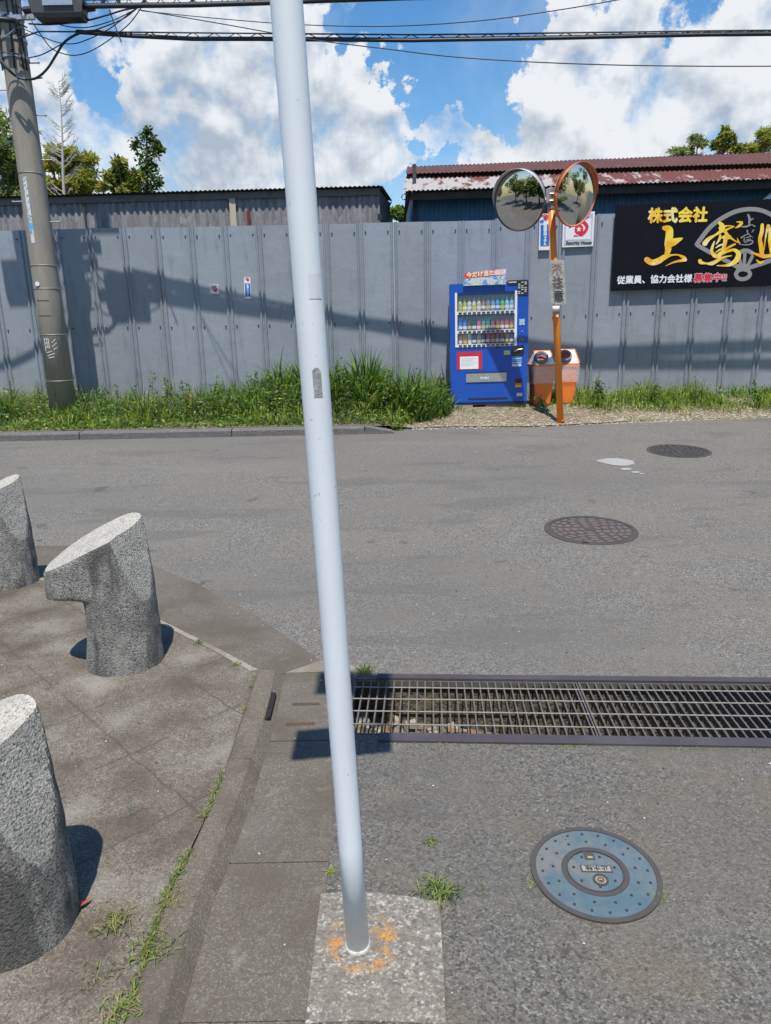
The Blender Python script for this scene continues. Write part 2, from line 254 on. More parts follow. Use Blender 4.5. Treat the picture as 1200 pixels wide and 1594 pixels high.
def flake_mat():
    m = M('flaking_roof', (.13, .038, .029), [('noise', 8, .5, .7, (.09, .03, .026), .7, (1, .4, 1))], .8)
    nt = m.node_tree; N = nt.nodes; L = nt.links; bs = N['Principled BSDF']; src = bs.inputs['Base Color'].links[0].from_socket
    g = N.new('ShaderNodeNewGeometry'); sp = N.new('ShaderNodeSeparateXYZ'); L.new(g.outputs['Position'], sp.inputs[0])
    mr = N.new('ShaderNodeMapRange'); L.new(sp.outputs[0], mr.inputs[0]); mr.inputs[1].default_value = .6; mr.inputs[2].default_value = 5.4; mr.inputs[3].default_value = .11; mr.inputs[4].default_value = -.08
    mr2 = N.new('ShaderNodeMapRange'); L.new(sp.outputs[1], mr2.inputs[0]); mr2.inputs[1].default_value = 12.6; mr2.inputs[2].default_value = 13.3; mr2.inputs[3].default_value = .06; mr2.inputs[4].default_value = -.05
    vm = N.new('ShaderNodeVectorMath'); vm.operation = 'MULTIPLY'; L.new(g.outputs['Position'], vm.inputs[0]); vm.inputs[1].default_value = (1, .35, 1)
    n = N.new('ShaderNodeTexNoise'); n.inputs['Scale'].default_value = 5.5; n.inputs['Detail'].default_value = 8; n.inputs['Roughness'].default_value = .65; L.new(vm.outputs[0], n.inputs['Vector'])
    a = N.new('ShaderNodeMath'); a.operation = 'ADD'; L.new(n.outputs[0], a.inputs[0]); L.new(mr.outputs[0], a.inputs[1])
    b = N.new('ShaderNodeMath'); b.operation = 'ADD'; L.new(a.outputs[0], b.inputs[0]); L.new(mr2.outputs[0], b.inputs[1])
    th = N.new('ShaderNodeMapRange'); L.new(b.outputs[0], th.inputs[0]); th.inputs[1].default_value = .50; th.inputs[2].default_value = .56
    mx = N.new('ShaderNodeMix'); mx.data_type = 'RGBA'; L.new(th.outputs[0], mx.inputs[0]); L.new(src, mx.inputs[6]); mx.inputs[7].default_value = (.36, .33, .31, 1)
    L.new(mx.outputs[2], bs.inputs['Base Color']); return m
flake = flake_mat()
bark = M('bark', (.13, .105, .08), [('noise', 20, .45, .65, (.06, .05, .04), .8)], .95)
def leafm(nm, c, tr=.0, r=.55):
    m = M(nm, c, [('noise', 4, .4, .65, tuple(x * .7 for x in c), .7)], r)
    nt = m.node_tree; bs = nt.nodes['Principled BSDF']; t = nt.nodes.new('ShaderNodeBsdfTranslucent'); t.inputs[0].default_value = (c[0] * 1.25, c[1] * 1.2, c[2] * .7, 1)
    mx = nt.nodes.new('ShaderNodeMixShader'); mx.inputs[0].default_value = .38; nt.links.new(bs.outputs[0], mx.inputs[1]); nt.links.new(t.outputs[0], mx.inputs[2])
    nt.links.new(mx.outputs[0], nt.nodes['Material Output'].inputs[0]); return m
G = [leafm('grass_green', (.15, .27, .04)), leafm('grass_deep', (.045, .11, .022)), leafm('grass_yellow', (.36, .43, .06)), leafm('grass_blue', (.12, .20, .09)), leafm('grass_dry', (.38, .32, .16))]
T = [leafm('leaf_mid', (.17, .28, .045)), leafm('leaf_dark', (.04, .075, .022)), leafm('leaf_olive', (.36, .40, .06)), leafm('leaf_gold', (.46, .36, .10)), leafm('leaf_pale', (.32, .34, .26))]

# ------------------------------------------------------------------ mesh builder
class MB:
    def __init__(s): s.v = []; s.f = []; s.m = []; s.ch = []
    def add(s, V, Fc, mi=0):
        b = len(s.v); s.ch.append((b, len(s.f))); s.v += [tuple(p) for p in V]; s.f += [tuple(i + b for i in f) for f in Fc]; s.m += [mi] * len(Fc); return s
    def box(s, c, d, rz=0, rx=0, mi=0, taper=1.0):
        x, y, z = (q / 2 for q in d); P = []
        rot = Matrix.Rotation(rz, 3, 'Z') @ Matrix.Rotation(rx, 3, 'X')
        for k, t in ((-1, taper), (1, 1.0)):
            for i, j in ((-1, -1), (1, -1), (1, 1), (-1, 1)): P.append(rot @ Vector((i * x * t, j * y * t, k * z)) + Vector(c))
        return s.add(P, [(3, 2, 1, 0), (4, 5, 6, 7), (0, 1, 5, 4), (1, 2, 6, 5), (2, 3, 7, 6), (3, 0, 4, 7)], mi)
    def tube(s, pts, r, n=10, mi=0, cap=True):
        pts = [Vector(p) for p in pts]; rs = r if isinstance(r, (list, tuple)) else [r] * len(pts); V = []; Fc = []; up = None
        for i, p in enumerate(pts):
            t = (pts[min(i + 1, len(pts) - 1)] - pts[max(i - 1, 0)]).normalized()
            if up is None: up = Vector((0, 0, 1)) if abs(t.z) < .9 else Vector((1, 0, 0))
            a = t.cross(up).normalized(); b = a.cross(t).normalized(); up = b
            for k in range(n):
                q = 2 * math.pi * k / n; V.append(p + (a * math.cos(q) + b * math.sin(q)) * rs[i])
        for i in range(len(pts) - 1):
            for k in range(n):
                k2 = (k + 1) % n; Fc.append((i * n + k, i * n + k2, (i + 1) * n + k2, (i + 1) * n + k))
        if cap: Fc += [tuple(range(n - 1, -1, -1)), tuple((len(pts) - 1) * n + k for k in range(n))]
        return s.add(V, Fc, mi)
    def prism(s, poly, z0, z1, mi=0, top=None):
        n = len(poly); a = sum(poly[i][0] * poly[(i + 1) % n][1] - poly[(i + 1) % n][0] * poly[i][1] for i in range(n))
        if a < 0: poly = poly[::-1]
        V = [(p[0], p[1], z0) for p in poly] + [(p[0], p[1], z1) for p in poly]
        return s.add(V, [tuple(range(n - 1, -1, -1)), tuple(range(n, 2 * n))] + [(i, (i + 1) % n, n + (i + 1) % n, n + i) for i in range(n)], mi)
    def slab(s, P, nrm, th, mi=0):                 # planar polygon P (3D) thickened along nrm
        n = len(P); P = [Vector(p) for p in P]; nn = Vector(nrm).normalized() * th
        V = P + [p + nn for p in P]
        return s.add(V, [tuple(range(n - 1, -1, -1)), tuple(range(n, 2 * n))] + [(i, (i + 1) % n, n + (i + 1) % n, n + i) for i in range(n)], mi)
    def lathe(s, prof, c=(0, 0, 0), n=32, mat=None, mi=0):
        V = []; Fc = []; mt = mat or Matrix.Identity(3)
        for r, z in prof:
            for k in range(n): q = 2 * math.pi * k / n; V.append(mt @ Vector((r * math.cos(q), r * math.sin(q), z)) + Vector(c))
        for i in range(len(prof) - 1):
            for k in range(n): k2 = (k + 1) % n; Fc.append((i * n + k, i * n + k2, (i + 1) * n + k2, (i + 1) * n + k))
        return s.add(V, Fc, mi)
    def each(s, name, mats, parent=None, smooth=False):       # every added shape an object of its own
        out = []; ends = s.ch[1:] + [(len(s.v), len(s.f))]
        for (v0, f0), (v1, f1) in zip(s.ch, ends):
            q = MB(); q.v = s.v[v0:v1]; q.f = [tuple(i - v0 for i in f) for f in s.f[f0:f1]]; q.m = s.m[f0:f1]; out.append(q.build(name, mats, parent, smooth))
        return out
    def build(s, name, mats, parent=None, smooth=False):
        me = bpy.data.meshes.new(name); off = Vector((0, 0, 0)); q = parent
        while q is not None: off += Vector(q.location); q = q.parent
        me.from_pydata([(x - off.x, y - off.y, z - off.z) for x, y, z in s.v], [], s.f)
        for m in (mats if isinstance(mats, (list, tuple)) else [mats]): me.materials.append(m)
        me.polygons.foreach_set('material_index', s.m)
        if smooth: me.polygons.foreach_set('use_smooth', [True] * len(s.f))
        me.update(); o = bpy.data.objects.new(name, me); COL.objects.link(o)
        if parent is not None: o.parent = parent
        return o
def smooth_angle(o, a=35):
    me = o.data; me.polygons.foreach_set('use_smooth', [True] * len(me.polygons)); me.set_sharp_from_angle(angle=R(a)); return o
def empty(name, loc, label, cat, group=None):
    o = bpy.data.objects.new(name, None); COL.objects.link(o); o.location = loc; o.empty_display_size = .1; return tag(o, label, cat, group)
def tag(o, label=None, cat=None, group=None, kind=None):
    if label: o['label'] = label
    if cat: o['category'] = cat
    if group: o['group'] = group
    if kind: o['kind'] = kind
    return o
def copy_tree(o, parent=None):
    kids = [c for c in bpy.data.objects if c.parent == o]
    c = o.copy(); COL.objects.link(c)
    if parent is not None: c.parent = parent
    for k in kids: copy_tree(k, c)
    return c
def text_into(mb, body, size, org, ux, uz, offset=0.0, depth=.0012, mi=0, align='LEFT', sx=1.0, space=1.0):
    """letters as thin solids: org + u*ux + v*uz"""
    cu = bpy.data.curves.new('t', 'FONT'); cu.body = body; cu.size = size; cu.align_x = align; cu.resolution_u = 3; cu.space_character = space
    ob = bpy.data.objects.new('t', cu); COL.objects.link(ob); dg = bpy.context.evaluated_depsgraph_get()
    me = bpy.data.meshes.new_from_object(ob.evaluated_get(dg)); ux = Vector(ux); uz = Vector(uz); org = Vector(org); nh = ux.cross(uz).normalized()
    bo = [(0, 0)] if not offset else [(0, 0), (offset, 0), (-offset, 0), (0, offset), (0, -offset)]          # heavier letters: the face laid down several times
    for k, (bx, bz) in enumerate(bo):
        nn = nh * (depth + k * .00015); mb.add([org + ux * (v.co.x * sx + bx) + uz * (v.co.y + bz) + nn for v in me.vertices], [tuple(p.vertices) for p in me.polygons], mi)
    bpy.data.objects.remove(ob); bpy.data.curves.remove(cu); bpy.data.meshes.remove(me)
def stroke(mb, pts, ws, plane, lift, mi=0, round_=True):
    """a brush stroke through pixels-like 2D points with widths, laid on plane(u,v)->3D"""
    n = len(pts); P = []
    for i in range(n - 1):                                   # smooth (Catmull-Rom)
        p0 = pts[max(i - 1, 0)]; p1 = pts[i]; p2 = pts[i + 1]; p3 = pts[min(i + 2, n - 1)]
        for k in range(6):
            t = k / 6; q = [0, 0]
            for a in (0, 1): q[a] = .5 * ((2 * p1[a]) + (-p0[a] + p2[a]) * t + (2 * p0[a] - 5 * p1[a] + 4 * p2[a] - p3[a]) * t * t + (-p0[a] + 3 * p1[a] - 3 * p2[a] + p3[a]) * t ** 3)
            P.append((q[0], q[1], ws[i] * (1 - t) + ws[i + 1] * t))
    P.append((pts[-1][0], pts[-1][1], ws[-1])); Lp = []; Rp = []
    for i, (x, y, w) in enumerate(P):
        a = P[max(i - 1, 0)]; b = P[min(i + 1, len(P) - 1)]; dx, dy = b[0] - a[0], b[1] - a[1]; l = math.hypot(dx, dy) or 1
        nx, ny = -dy / l * w / 2, dx / l * w / 2; Lp.append((x + nx, y + ny)); Rp.append((x - nx, y - ny))
    V = [plane(*p, lift) for p in Lp] + [plane(*p, lift) for p in Rp]; k = len(P)
    mb.add(V, [(i, i + 1, k + i + 1, k + i) for i in range(k - 1)], mi)
    if round_:
        for (x, y, w) in (P[0], P[-1]):
            if w > .8: mb.add([plane(x + w / 2 * math.cos(q * math.pi / 5), y + w / 2 * math.sin(q * math.pi / 5), lift + .0004) for q in range(10)], [tuple(range(10))], mi)

# ------------------------------------------------------------------ ground
def gz(Y):
    if Y < 5: return 0.0
    return .036 * (Y - 5)
th = R(-3.5); ux, uy = math.cos(th), math.sin(th)
T0 = Vector((-.155, 2.975)); u2 = Vector((ux, uy)); v2 = Vector((uy, -ux)) # origin: far left corner; v2 towards the camera
LT, WT = 5.2, .455
def tp(a, b): p = T0 + u2 * a + v2 * b; return (p.x, p.y)
def ground():
    mb = MB(); hole = [tp(0, 0), tp(LT, 0), tp(LT, WT), tp(0, WT)]
    outer = [(-45, 3.9), (45, 3.9), (45, -45), (-45, -45)]
    V = [(x, y, 0) for x, y in hole + outer]
    mb.add(V, [(4, 0, 1, 5), (5, 1, 2, 6)]); mb.add(V, [(6, 2, 3, 7), (7, 3, 0, 4)], 1)      # older, darker surfacing on the side street
    o = mb.build('ground', [asph, asph_old]); tag(o, kind='structure')
    # the main road: its own sheet, rising a little towards the fence
    mr = MB(); ys = [3.9, 4.4, 5] + [5 + .5 * k for k in range(1, 10)] + [9.9]
    V = []; 
    for y in ys: V += [(-45, y, gz(y)), (45, y, gz(y))]
    mr.add(V, [(2 * i, 2 * i + 1, 2 * i + 3, 2 * i + 2) for i in range(len(ys) - 1)])
    tag(mr.build('road', asph), kind='structure')
    # verge of bare soil
    def bank(X, t):                         # t 0..1 from road edge to fence and past it
        kk = max(0, min(1, (X + .15) / .55)); y0 = 9.46 + .16 * kk
        if X > .6: y0 = 9.62 + .05 * math.sin(X * 2.1) + max(0, X - 2) * .12
        y = y0 + (13.5 - y0) * t; zl = gz(y0) + .10 - .088 * kk
        ze = .30 if X < .5 else .36
        k = min(1, (y - y0) / 1.0); return (X, y, zl + (ze - zl) * (k * k * (3 - 2 * k)) + .012 * math.sin(X * 5 + y * 3) * k)
    xs = [-20 + .5 * i for i in range(39)] + [-.7 + .15 * i for i in range(10)] + [.8 + .5 * i for i in range(31)]; ts = [0, .05, .1, .16, .22, .28, .35, .45, .6, 1]
    mb = MB(); mb.add([bank(x, t) for x in xs for t in ts], [(i * 10 + j, i * 10 + 10 + j, i * 10 + 11 + j, i * 10 + 1 + j) for i in range(len(xs) - 1) for j in range(9)])
    tag(mb.build('verge', soil, smooth=True), kind='structure')
    far = MB(); far.add([(-300, 13.4, .3), (300, 13.4, .3), (300, 600, .3), (-300, 600, .3)], [(0, 1, 2, 3)]); tag(far.build('far_ground', soil), kind='structure')
ground()
def vz(X, Y):
    kk = max(0, min(1, (X + .15) / .55)); y0 = 9.46 + .16 * kk
    if X > .6: y0 = 9.62 + .05 * math.sin(X * 2.1) + max(0, X - 2) * .12
    if Y < y0: return gz(Y)
    zl = gz(y0) + .10 - .088 * kk; ze = .30 if X < .5 else .36; k = min(1, (Y - y0) / 1.0)
    return zl + (ze - zl) * (k * k * (3 - 2 * k))

def gutter():
    # smooth concrete gutter strip right of the kerb, in castings with open joints
    xl, xr = -.57, -.195
    cuts = [0.2, .80, 1.31, 1.822, 2.475, 3.03]
    mb = MB()
    for a, b in zip(cuts, cuts[1:]):
        if b - a < .1: continue
        mb.prism([(xl, a + .003), (xr if b < 2.6 else -.165, a + .003), (xr if b < 2.6 else -.165, b - .003), (xl, b - .003)], -.03, .004)
    tag(mb.build('gutter', conc), kind='structure')
    # slotted cover: its two slots are brown-bottomed recesses
    for (x, y) in ((-.36, 2.752), (-.367, 2.596)):
        m = MB(); P = []
        for k in range(16):
            q = 2 * math.pi * k / 16; P.append((x + (.05 if math.cos(q) > 0 else -.05) + .011 * math.cos(q), y + .011 * math.sin(q) + .1 * 0))
        m.prism(P, .0042, .0052); o = m.build('drain_slot', M('slot_rust', (.10, .055, .035), [('noise', 60, .5, .7, (.05, .03, .02), .7)], 1))
        tag(o, 'upper brown drain slot in the gutter cover left of the grating' if y > 2.7 else 'lower brown drain slot in the gutter cover left of the grating', 'drain slot')
    # corner apron between paving and road
    ap = [(-.615, 2.985), (-.49, 3.034), (-.327, 3.155), (-.735, 3.718), (-1.2, 4.25), (-1.644, 4.66), (-2.417, 5.40), (-3.2, 6.0), (-4.4, 6.7), (-7, 7.6), (-14, 8.0), (-14, 7.2), (-7, 6.7), (-4.6, 5.9), (-3.1, 4.95), (-2.26, 4.35), (-1.285, 3.64), (-.88, 3.262)]
    mb = MB(); mb.prism(ap, -.02, .0045); tag(mb.build('apron', conc), kind='structure')
    tri = [(-.485, 3.037), (-.327, 3.152), (-.16, 3.085), (-.148, 2.985), (-.165, 2.972), (-.165, 3.034)]
    mb = MB(); mb.prism(tri, -.02, .0075); tag(mb.build('concrete_patch', pale), kind='structure')
    # paved corner
    edge = [(-.607, 2.985), (-.88, 3.257), (-1.285, 3.632), (-2.26, 4.342), (-3.1, 4.94), (-4.6, 5.89), (-7, 6.69), (-14, 7.19), (-14, -6), (-.9, -6), (-.66, .6), (-.628, 1.29), (-.636, 1.66), (-.598, 2.1), (-.603, 2.7)]
    mb = MB(); mb.prism(edge, -.02, .042); tag(mb.build('pavement', pave), kind='structure')
    # pale edging strip along the corner
    E1 = [(-.640, 2.985), (-.88, 3.225), (-1.285, 3.598), (-2.26, 4.305), (-3.1, 4.9), (-4.6, 5.85)]; E2 = [(-.604, 2.995), (-.88, 3.263), (-1.287, 3.638), (-2.262, 4.348), (-3.1, 4.946), (-4.6, 5.895)]
    mb = MB(); mb.prism(E1 + E2[::-1], -.02, .047); tag(mb.build('pavement_edging', pale), kind='structure')
gutter()
def kerb():
    # low kerb of three castings with a rounded top and a battered face
    rows = [(2.995, -.606, -.515), (2.83, -.603, -.505), (2.56, -.600, -.500), (2.1, -.597, -.508), (1.82, -.615, -.525), (1.66, -.634, -.54), (1.29, -.626, -.535), (.6, -.658, -.56), (-.5, -.70, -.60)]
    def piece(rs, label):
        mb = MB(); V = []
        for (y, xi, xo) in rs: V += [(xi, y, -.02), (xi, y, .043), (xi + .008, y, .048), (xo - .028, y, .048), (xo - .012, y, .044), (xo + .026, y, .0055), (xo + .026, y, -.02)]
        n = 7; Fc = [(i * n + j, i * n + j + 1, (i + 1) * n + j + 1, (i + 1) * n + j) for i in range(len(rs) - 1) for j in range(n - 1)]
        Fc += [tuple(range(n)), tuple(range(len(rs) * n - 1, len(rs) * n - 1 - n, -1))]
        mb.add(V, Fc); tag(mb.build('kerb', kerb_m), kind='structure')
    def ip(y):
        for a, b in zip(rows, rows[1:]):
            if a[0] >= y >= b[0]: t = (a[0] - y) / (a[0] - b[0]); return (y, a[1] + (b[1] - a[1]) * t, a[2] + (b[2] - a[2]) * t)
    def seg(y0, y1): return [ip(y0)] + [r for r in rows if y1 < r[0] < y0] + [ip(y1)]
    for k, (a, b) in enumerate([(2.994, 2.30), (2.297, 1.15), (1.147, -.5)]): piece(seg(a, b), k)
    # kerb inlet: a near-black block painting the mouth's shade, beside the slotted cover
    mb = MB(); mb.prism([(-.519, 2.80), (-.492, 2.79), (-.488, 2.60), (-.512, 2.565)], .0055, .041); o = mb.build('kerb_inlet', dark_m)
    tag(o, 'kerb inlet block with its shade painted black, left of the slotted cover', 'drain inlet')
    # far kerb below the weeds
    kl = [(-14 + 2.0 * k, 9.27 + .0 * k) for k in range(7)] + [(-.25, 9.30)]
    for a, b in zip(kl, kl[1:]):
        mb = MB(); g = .006; x0, x1 = a[0] + g, b[0] - g
        V = []
        for x in (x0, x1): y = 9.27 + (x + 14) * .0022 ; z = gz(y); V += [(x, y, z - .05), (x, y, z + .075), (x, y + .015, z + .095), (x, y + .19, z + .097), (x, y + .19, z - .05)]
        mb.add(V, [(i, i + 5, (i + 1) % 5 + 5, (i + 1) % 5) for i in range(5)] + [(4, 3, 2, 1, 0), (5, 6, 7, 8, 9)]); tag(mb.build('kerb', kerbf_m), kind='structure')
    mb = MB(); V = []
    for x, h in ((-.244, .097), (.10, .03), (.16, -.01)):
        y = 9.30; z = gz(y); V += [(x, y, z - .05), (x, y, z + h), (x, y + .19, z + h), (x, y + .19, z - .05)]
    mb.add(V, [(i * 4 + j, i * 4 + 4 + j, i * 4 + 4 + (j + 1) % 4, i * 4 + (j + 1) % 4) for i in range(2) for j in range(4)] + [(3, 2, 1, 0), (8, 9, 10, 11)]); tag(mb.build('kerb', kerbf_m), kind='structure')
kerb()

# ------------------------------------------------------------------ drain channel and gratings
def drain():
    root = empty('drain_channel', (T0.x, T0.y, 0), 'concrete drain channel under the steel gratings, with rusty angle iron edges', 'drain')
    def q(a, b, z): p = tp(a, b); return (p[0], p[1], z)
    mb = MB(); D = -.42
    mb.add([q(0, 0, 0), q(LT, 0, 0), q(LT, WT, 0), q(0, WT, 0), q(0, 0, D), q(LT, 0, D), q(LT, WT, D), q(0, WT, D)], [(4, 5, 6, 7), (0, 1, 5, 4), (1, 2, 6, 5), (2, 3, 7, 6), (3, 0, 4, 7)])
    mb.build('channel_wall', pit_m, root)
    rb = MB()                                   # silt, stones and leaves on the left part of the bottom
    for k in range(420):
        a = random.random() ** 1.5 * 1.6 + .02; b = .03 + random.random() * (WT - .06); s_ = random.uniform(.008, .035); z = D + s_ * .4 + max(0, .24 - a * .14)
        p = tp(a, b); rb.box((p[0], p[1], z), (s_ * 2, s_ * random.uniform(.8, 2), s_), random.random() * 3, random.uniform(-.5, .5), mi=random.choice([0, 0, 1, 2]))
    rb.add([q(.005, .005, D + .24), q(1.7, .005, D + .01), q(1.7, WT - .005, D + .01), q(.005, WT - .005, D + .24)], [(0, 1, 2, 3)], 0)
    d = rb.build('silt', [pit_m, M('dead_leaf', (.22, .14, .07), [], .9), M('pebble', (.30, .27, .22), [], .9)], root); d['kind'] = 'stuff'
    for nm, b0, b1 in (('far', -.038, .004), ('near', WT - .004, WT + .052)):
        a0 = .10 if nm == 'far' else .14
        mb = MB(); mb.prism([tp(a0, b0), tp(LT, b0), tp(LT, b1), tp(a0, b1)], -.03, .009); mb.build('edge_angle', frame_rust, root)
    wid = .995; z1 = -.002; z0 = -.034; labs = ['left steel grating over the drain with sunlit silt beneath', 'steel drain grating in the middle right of the channel over dark void', 'third steel drain grating towards the right end', 'fourth steel drain grating at the far right', 'last steel drain grating beyond the others']
    for g in range(5):
        a0 = .012 + g * 1.0; a1 = a0 + wid
        if g == 0: a0 = .0
        gr = empty('drain_grating', (*tp(a0, 0), 0), labs[g], 'grating', 'steel gratings over the drain channel')
        mb = MB(); x = a0 + .003
        while x < a1:
            w = .0062
            mb.prism([tp(x, .012), tp(x + w, .012), tp(x + w, WT - .012), tp(x, WT - .012)], z0, z1); x += .0352
        mb.build('bearing_bars', grate_m, gr)
        mb = MB()
        for b in (.075, .176, .277, .378):
            pts = [q(a0 + (a1 - a0) * k / 8, b, .000) for k in range(9)]; mb.tube(pts, .0033, 6)
        mb.build('cross_rods', rod_m, gr)
        mb = MB()
        for b in (.008, WT - .012): mb.prism([tp(a0, b), tp(a1, b), tp(a1, b + .005), tp(a0, b + .005)], z0, z1 + .001)
        for a in (a0, a1 - .006): mb.prism([tp(a, .01), tp(a + .006, .01), tp(a + .006, WT - .01), tp(a, WT - .01)], z0 - .001, z1 + .002)
        mb.build('end_bars', grate_m, gr)
drain()

# ------------------------------------------------------------------ manholes
iron = M('cast_iron', (.085, .078, .075), [('noise', 40, .5, .7, (.12, .09, .07), .6), ('noise', 6, .5, .7, (.06, .055, .055), .5)], .65, .3, bump=('noise', 200, .3, .002))
iron_red = M('cast_iron_reddish', (.135, .105, .095), [('noise', 30, .5, .7, (.12, .09, .085), .6)], .7, .1)
iron_dark = M('cast_iron_gap', (.035, .032, .032), [], .8)
def disc(mb, c, r0, r1, z0, z1, n=56, mi=0):
    mb.lathe([(r0, z1), (r1, z1), (r1, z0)][::-1] if r0 > 0 else [(r1, z0), (r1, z1)], (c[0], c[1], 0), n, mi=mi)
    if r0 == 0: mb.add([(c[0] + r1 * math.cos(2 * math.pi * k / n), c[1] + r1 * math.sin(2 * math.pi * k / n), z1) for k in range(n)], [tuple(range(n))], mi)
def tilt_to_road(o, Y):
    if Y > 5: o.rotation_euler = (math.atan(.036), 0, 0); o.location.z = gz(Y) + .0
def manhole(name, c, R0, label, red=True, seed=1):
    rr = random.Random(seed); root = empty(name, (0, 0, 0), label, 'manhole cover')
    mb = MB(); disc(mb, (0, 0), R0 - .035, R0, -.02, .006); mb.build('outer_ring', iron, root)
    mb = MB(); disc(mb, (0, 0), 0, R0 - .0355, -.02, .003); mb.build('lid', iron_dark if not red else iron, root)
    mb = MB(); rings = [(.05, .085, 5), (.10, .145, 9), (.16, .20, 13), (.215, .25, 17), (.262, .295, 22)]
    for (a, b, n) in rings:
        if b > R0 - .04: continue
        for k in range(n):
            q0 = 2 * math.pi * (k + rr.random() * .15) / n; q1 = 2 * math.pi * (k + .72) / n
            P = [(a * math.cos(q0), a * math.sin(q0)), (b * math.cos(q0), b * math.sin(q0)), (b * math.cos((q0 + q1) / 2), b * math.sin((q0 + q1) / 2)), (b * math.cos(q1), b * math.sin(q1)), (a * math.cos(q1), a * math.sin(q1))]
            mb.prism(P, .003, .0075)
    mb.build('tread_pattern', iron_red if red else iron, root)
    mb = MB(); disc(mb, (0, 0), 0, .035, .0, .008, 24); mb.build('centre_boss', iron, root)
    mb = MB(); mb.box((-.12, -R0 + .055, .0045), (.05, .03, .004)); mb.build('lifting_hole', dark_m, root)  # solid plate; the hole's shade is painted by its near-black colour
    root.location = (c[0], c[1], 0); tilt_to_road(root, c[1]); return root
manhole('manhole_cover', (1.575, 5.24), .350, 'reddish brown patterned iron manhole cover in mid road', True, 1)
manhole('manhole_cover', (3.33, 7.93), .345, 'dark grey iron manhole cover farther off, beside the white paint patch', False, 5)
def water_cover():
    c = (.603, 1.762); Rr = .189
    bl = M('faded_blue_iron', (.070, .125, .155), [('noise', 7, .40, .58, (.165, .16, .145), .85), ('noise', 40, .5, .68, (.08, .105, .115), .6), ('noise', 3.5, .50, .64, (.05, .13, .19), .5), ('noise', 120, .62, .7, (.05, .06, .07), .5)], .7, .0, bump=('noise', 250, .3, .001))
    root = empty('water_valve_cover', (c[0], c[1], 0), 'faded blue round water stop valve cover near the white pole', 'valve cover')
    def stud(x, y, par): m = MB(); disc(m, (x, y), 0, .0042, .004, .0075, 10); m.build('stud', iron_dark, par)
    mb = MB(); disc(mb, c, Rr - .016, Rr, -.02, .007); mb.build('outer_ring', iron, root)
    mb = MB(); disc(mb, c, .098, Rr - .0165, -.02, .0055, 64); mb.build('blue_ring', bl, root)
    mb = MB()
    for r, n, o in ((.155, 20, .1), (.122, 13, .25)):
        for k in range(n): q = 2 * math.pi * (k + o) / n; stud(c[0] + r * math.cos(q), c[1] + r * math.sin(q), root)
    mb = MB(); disc(mb, c, .083, .0975, -.02, .0065, 64); disc(mb, c, .0795, .0822, -.02, .008, 64); mb.build('inner_ring', iron, root)
    lid = MB(); disc(lid, c, 0, .079, -.02, .0052, 48); lid = lid.build('lid', bl, root)
    mb = MB()
    for k in range(7): q = 2 * math.pi * (k + .15) / 7 + 1.9; stud(c[0] + .062 * math.cos(q), c[1] + .062 * math.sin(q), lid)
    mb = MB(); x, y = c[0] + .005, c[1] + .008
    mb.prism([(x - .046, y - .014), (x + .046, y - .014), (x + .046, y + .014), (x - .046, y + .014)], .0052, .0072, 0); mb.prism([(x - .042, y - .0105), (x + .042, y - .0105), (x + .042, y + .0105), (x - .042, y + .0105)], .0072, .0078, 1)
    text_into(mb, '止水栓', .020, (x + .036, y + .0075, .0078), (-1, 0, 0), (0, -1, 0), .0006, .0004, 2, sx=1.15)
    mb.build('name_plate', [iron, M('plate_grey', (.27, .26, .23), [], .7), iron_dark], lid)
    mb = MB(); e = (c[0] + .008, c[1] - .036); disc(mb, e, .016, .023, .0052, .0085, 28, 0); disc(mb, e, 0, .0155, .0052, .0066, 24, 1); disc(mb, e, .006, .0105, .0066, .008, 20, 0); disc(mb, (e[0], e[1] - .004), 0, .003, .0066, .0085, 12, 2)
    mb.build('round_badge', [iron, M('plate_tan', (.30, .26, .20), [], .7), iron_dark], lid)
    mb = MB(); mb.prism([(c[0] - .018, c[1] + .045), (c[0] + .012, c[1] + .045), (c[0] + .010, c[1] + .078), (c[0] - .020, c[1] + .078)], .0052, .0072, 0); mb.prism([(c[0] - .010, c[1] + .050), (c[0] + .006, c[1] + .050), (c[0] + .004, c[1] + .058), (c[0] - .011, c[1] + .058)], .0072, .0078, 1)
    mb.build('lifting_slot', [iron, M('dry_moss', (.35, .33, .12), [('noise', 200, .5, .6, (.1, .1, .04), .6)], 1)], lid)
    root.rotation_euler = (0, 0, R(-3)); 
water_cover()
def paint_patch():
    mb = MB(); pts = [(926, 716), (945, 713), (965, 713), (985, 716), (988, 720), (975, 723), (955, 722), (938, 719)]
    zz = gz(7.8); P = [gd(x, y, zz) for x, y in pts]; mb.add([(p.x, p.y, gz(p.y) + .004) for p in P], [tuple(range(len(P)))[::-1]])
    for cx_, cy_, w in ((975, 727, 10), (990, 731, 8), (1000, 733, 5)):
        P = [gd(cx_ + w * math.cos(q), cy_ + w * .16 * math.sin(q), zz) for q in (0, 1, 2, 3, 4, 5)]; mb.add([(p.x, p.y, gz(p.y) + .004) for p in P], [tuple(range(6))[::-1]])
    tag(mb.build('road_paint', M('worn_white_paint', (.34, .33, .31), [('cell', 60, .7, .9, (.25, .24, .23), .8)], .8)), kind='structure')
paint_patch()

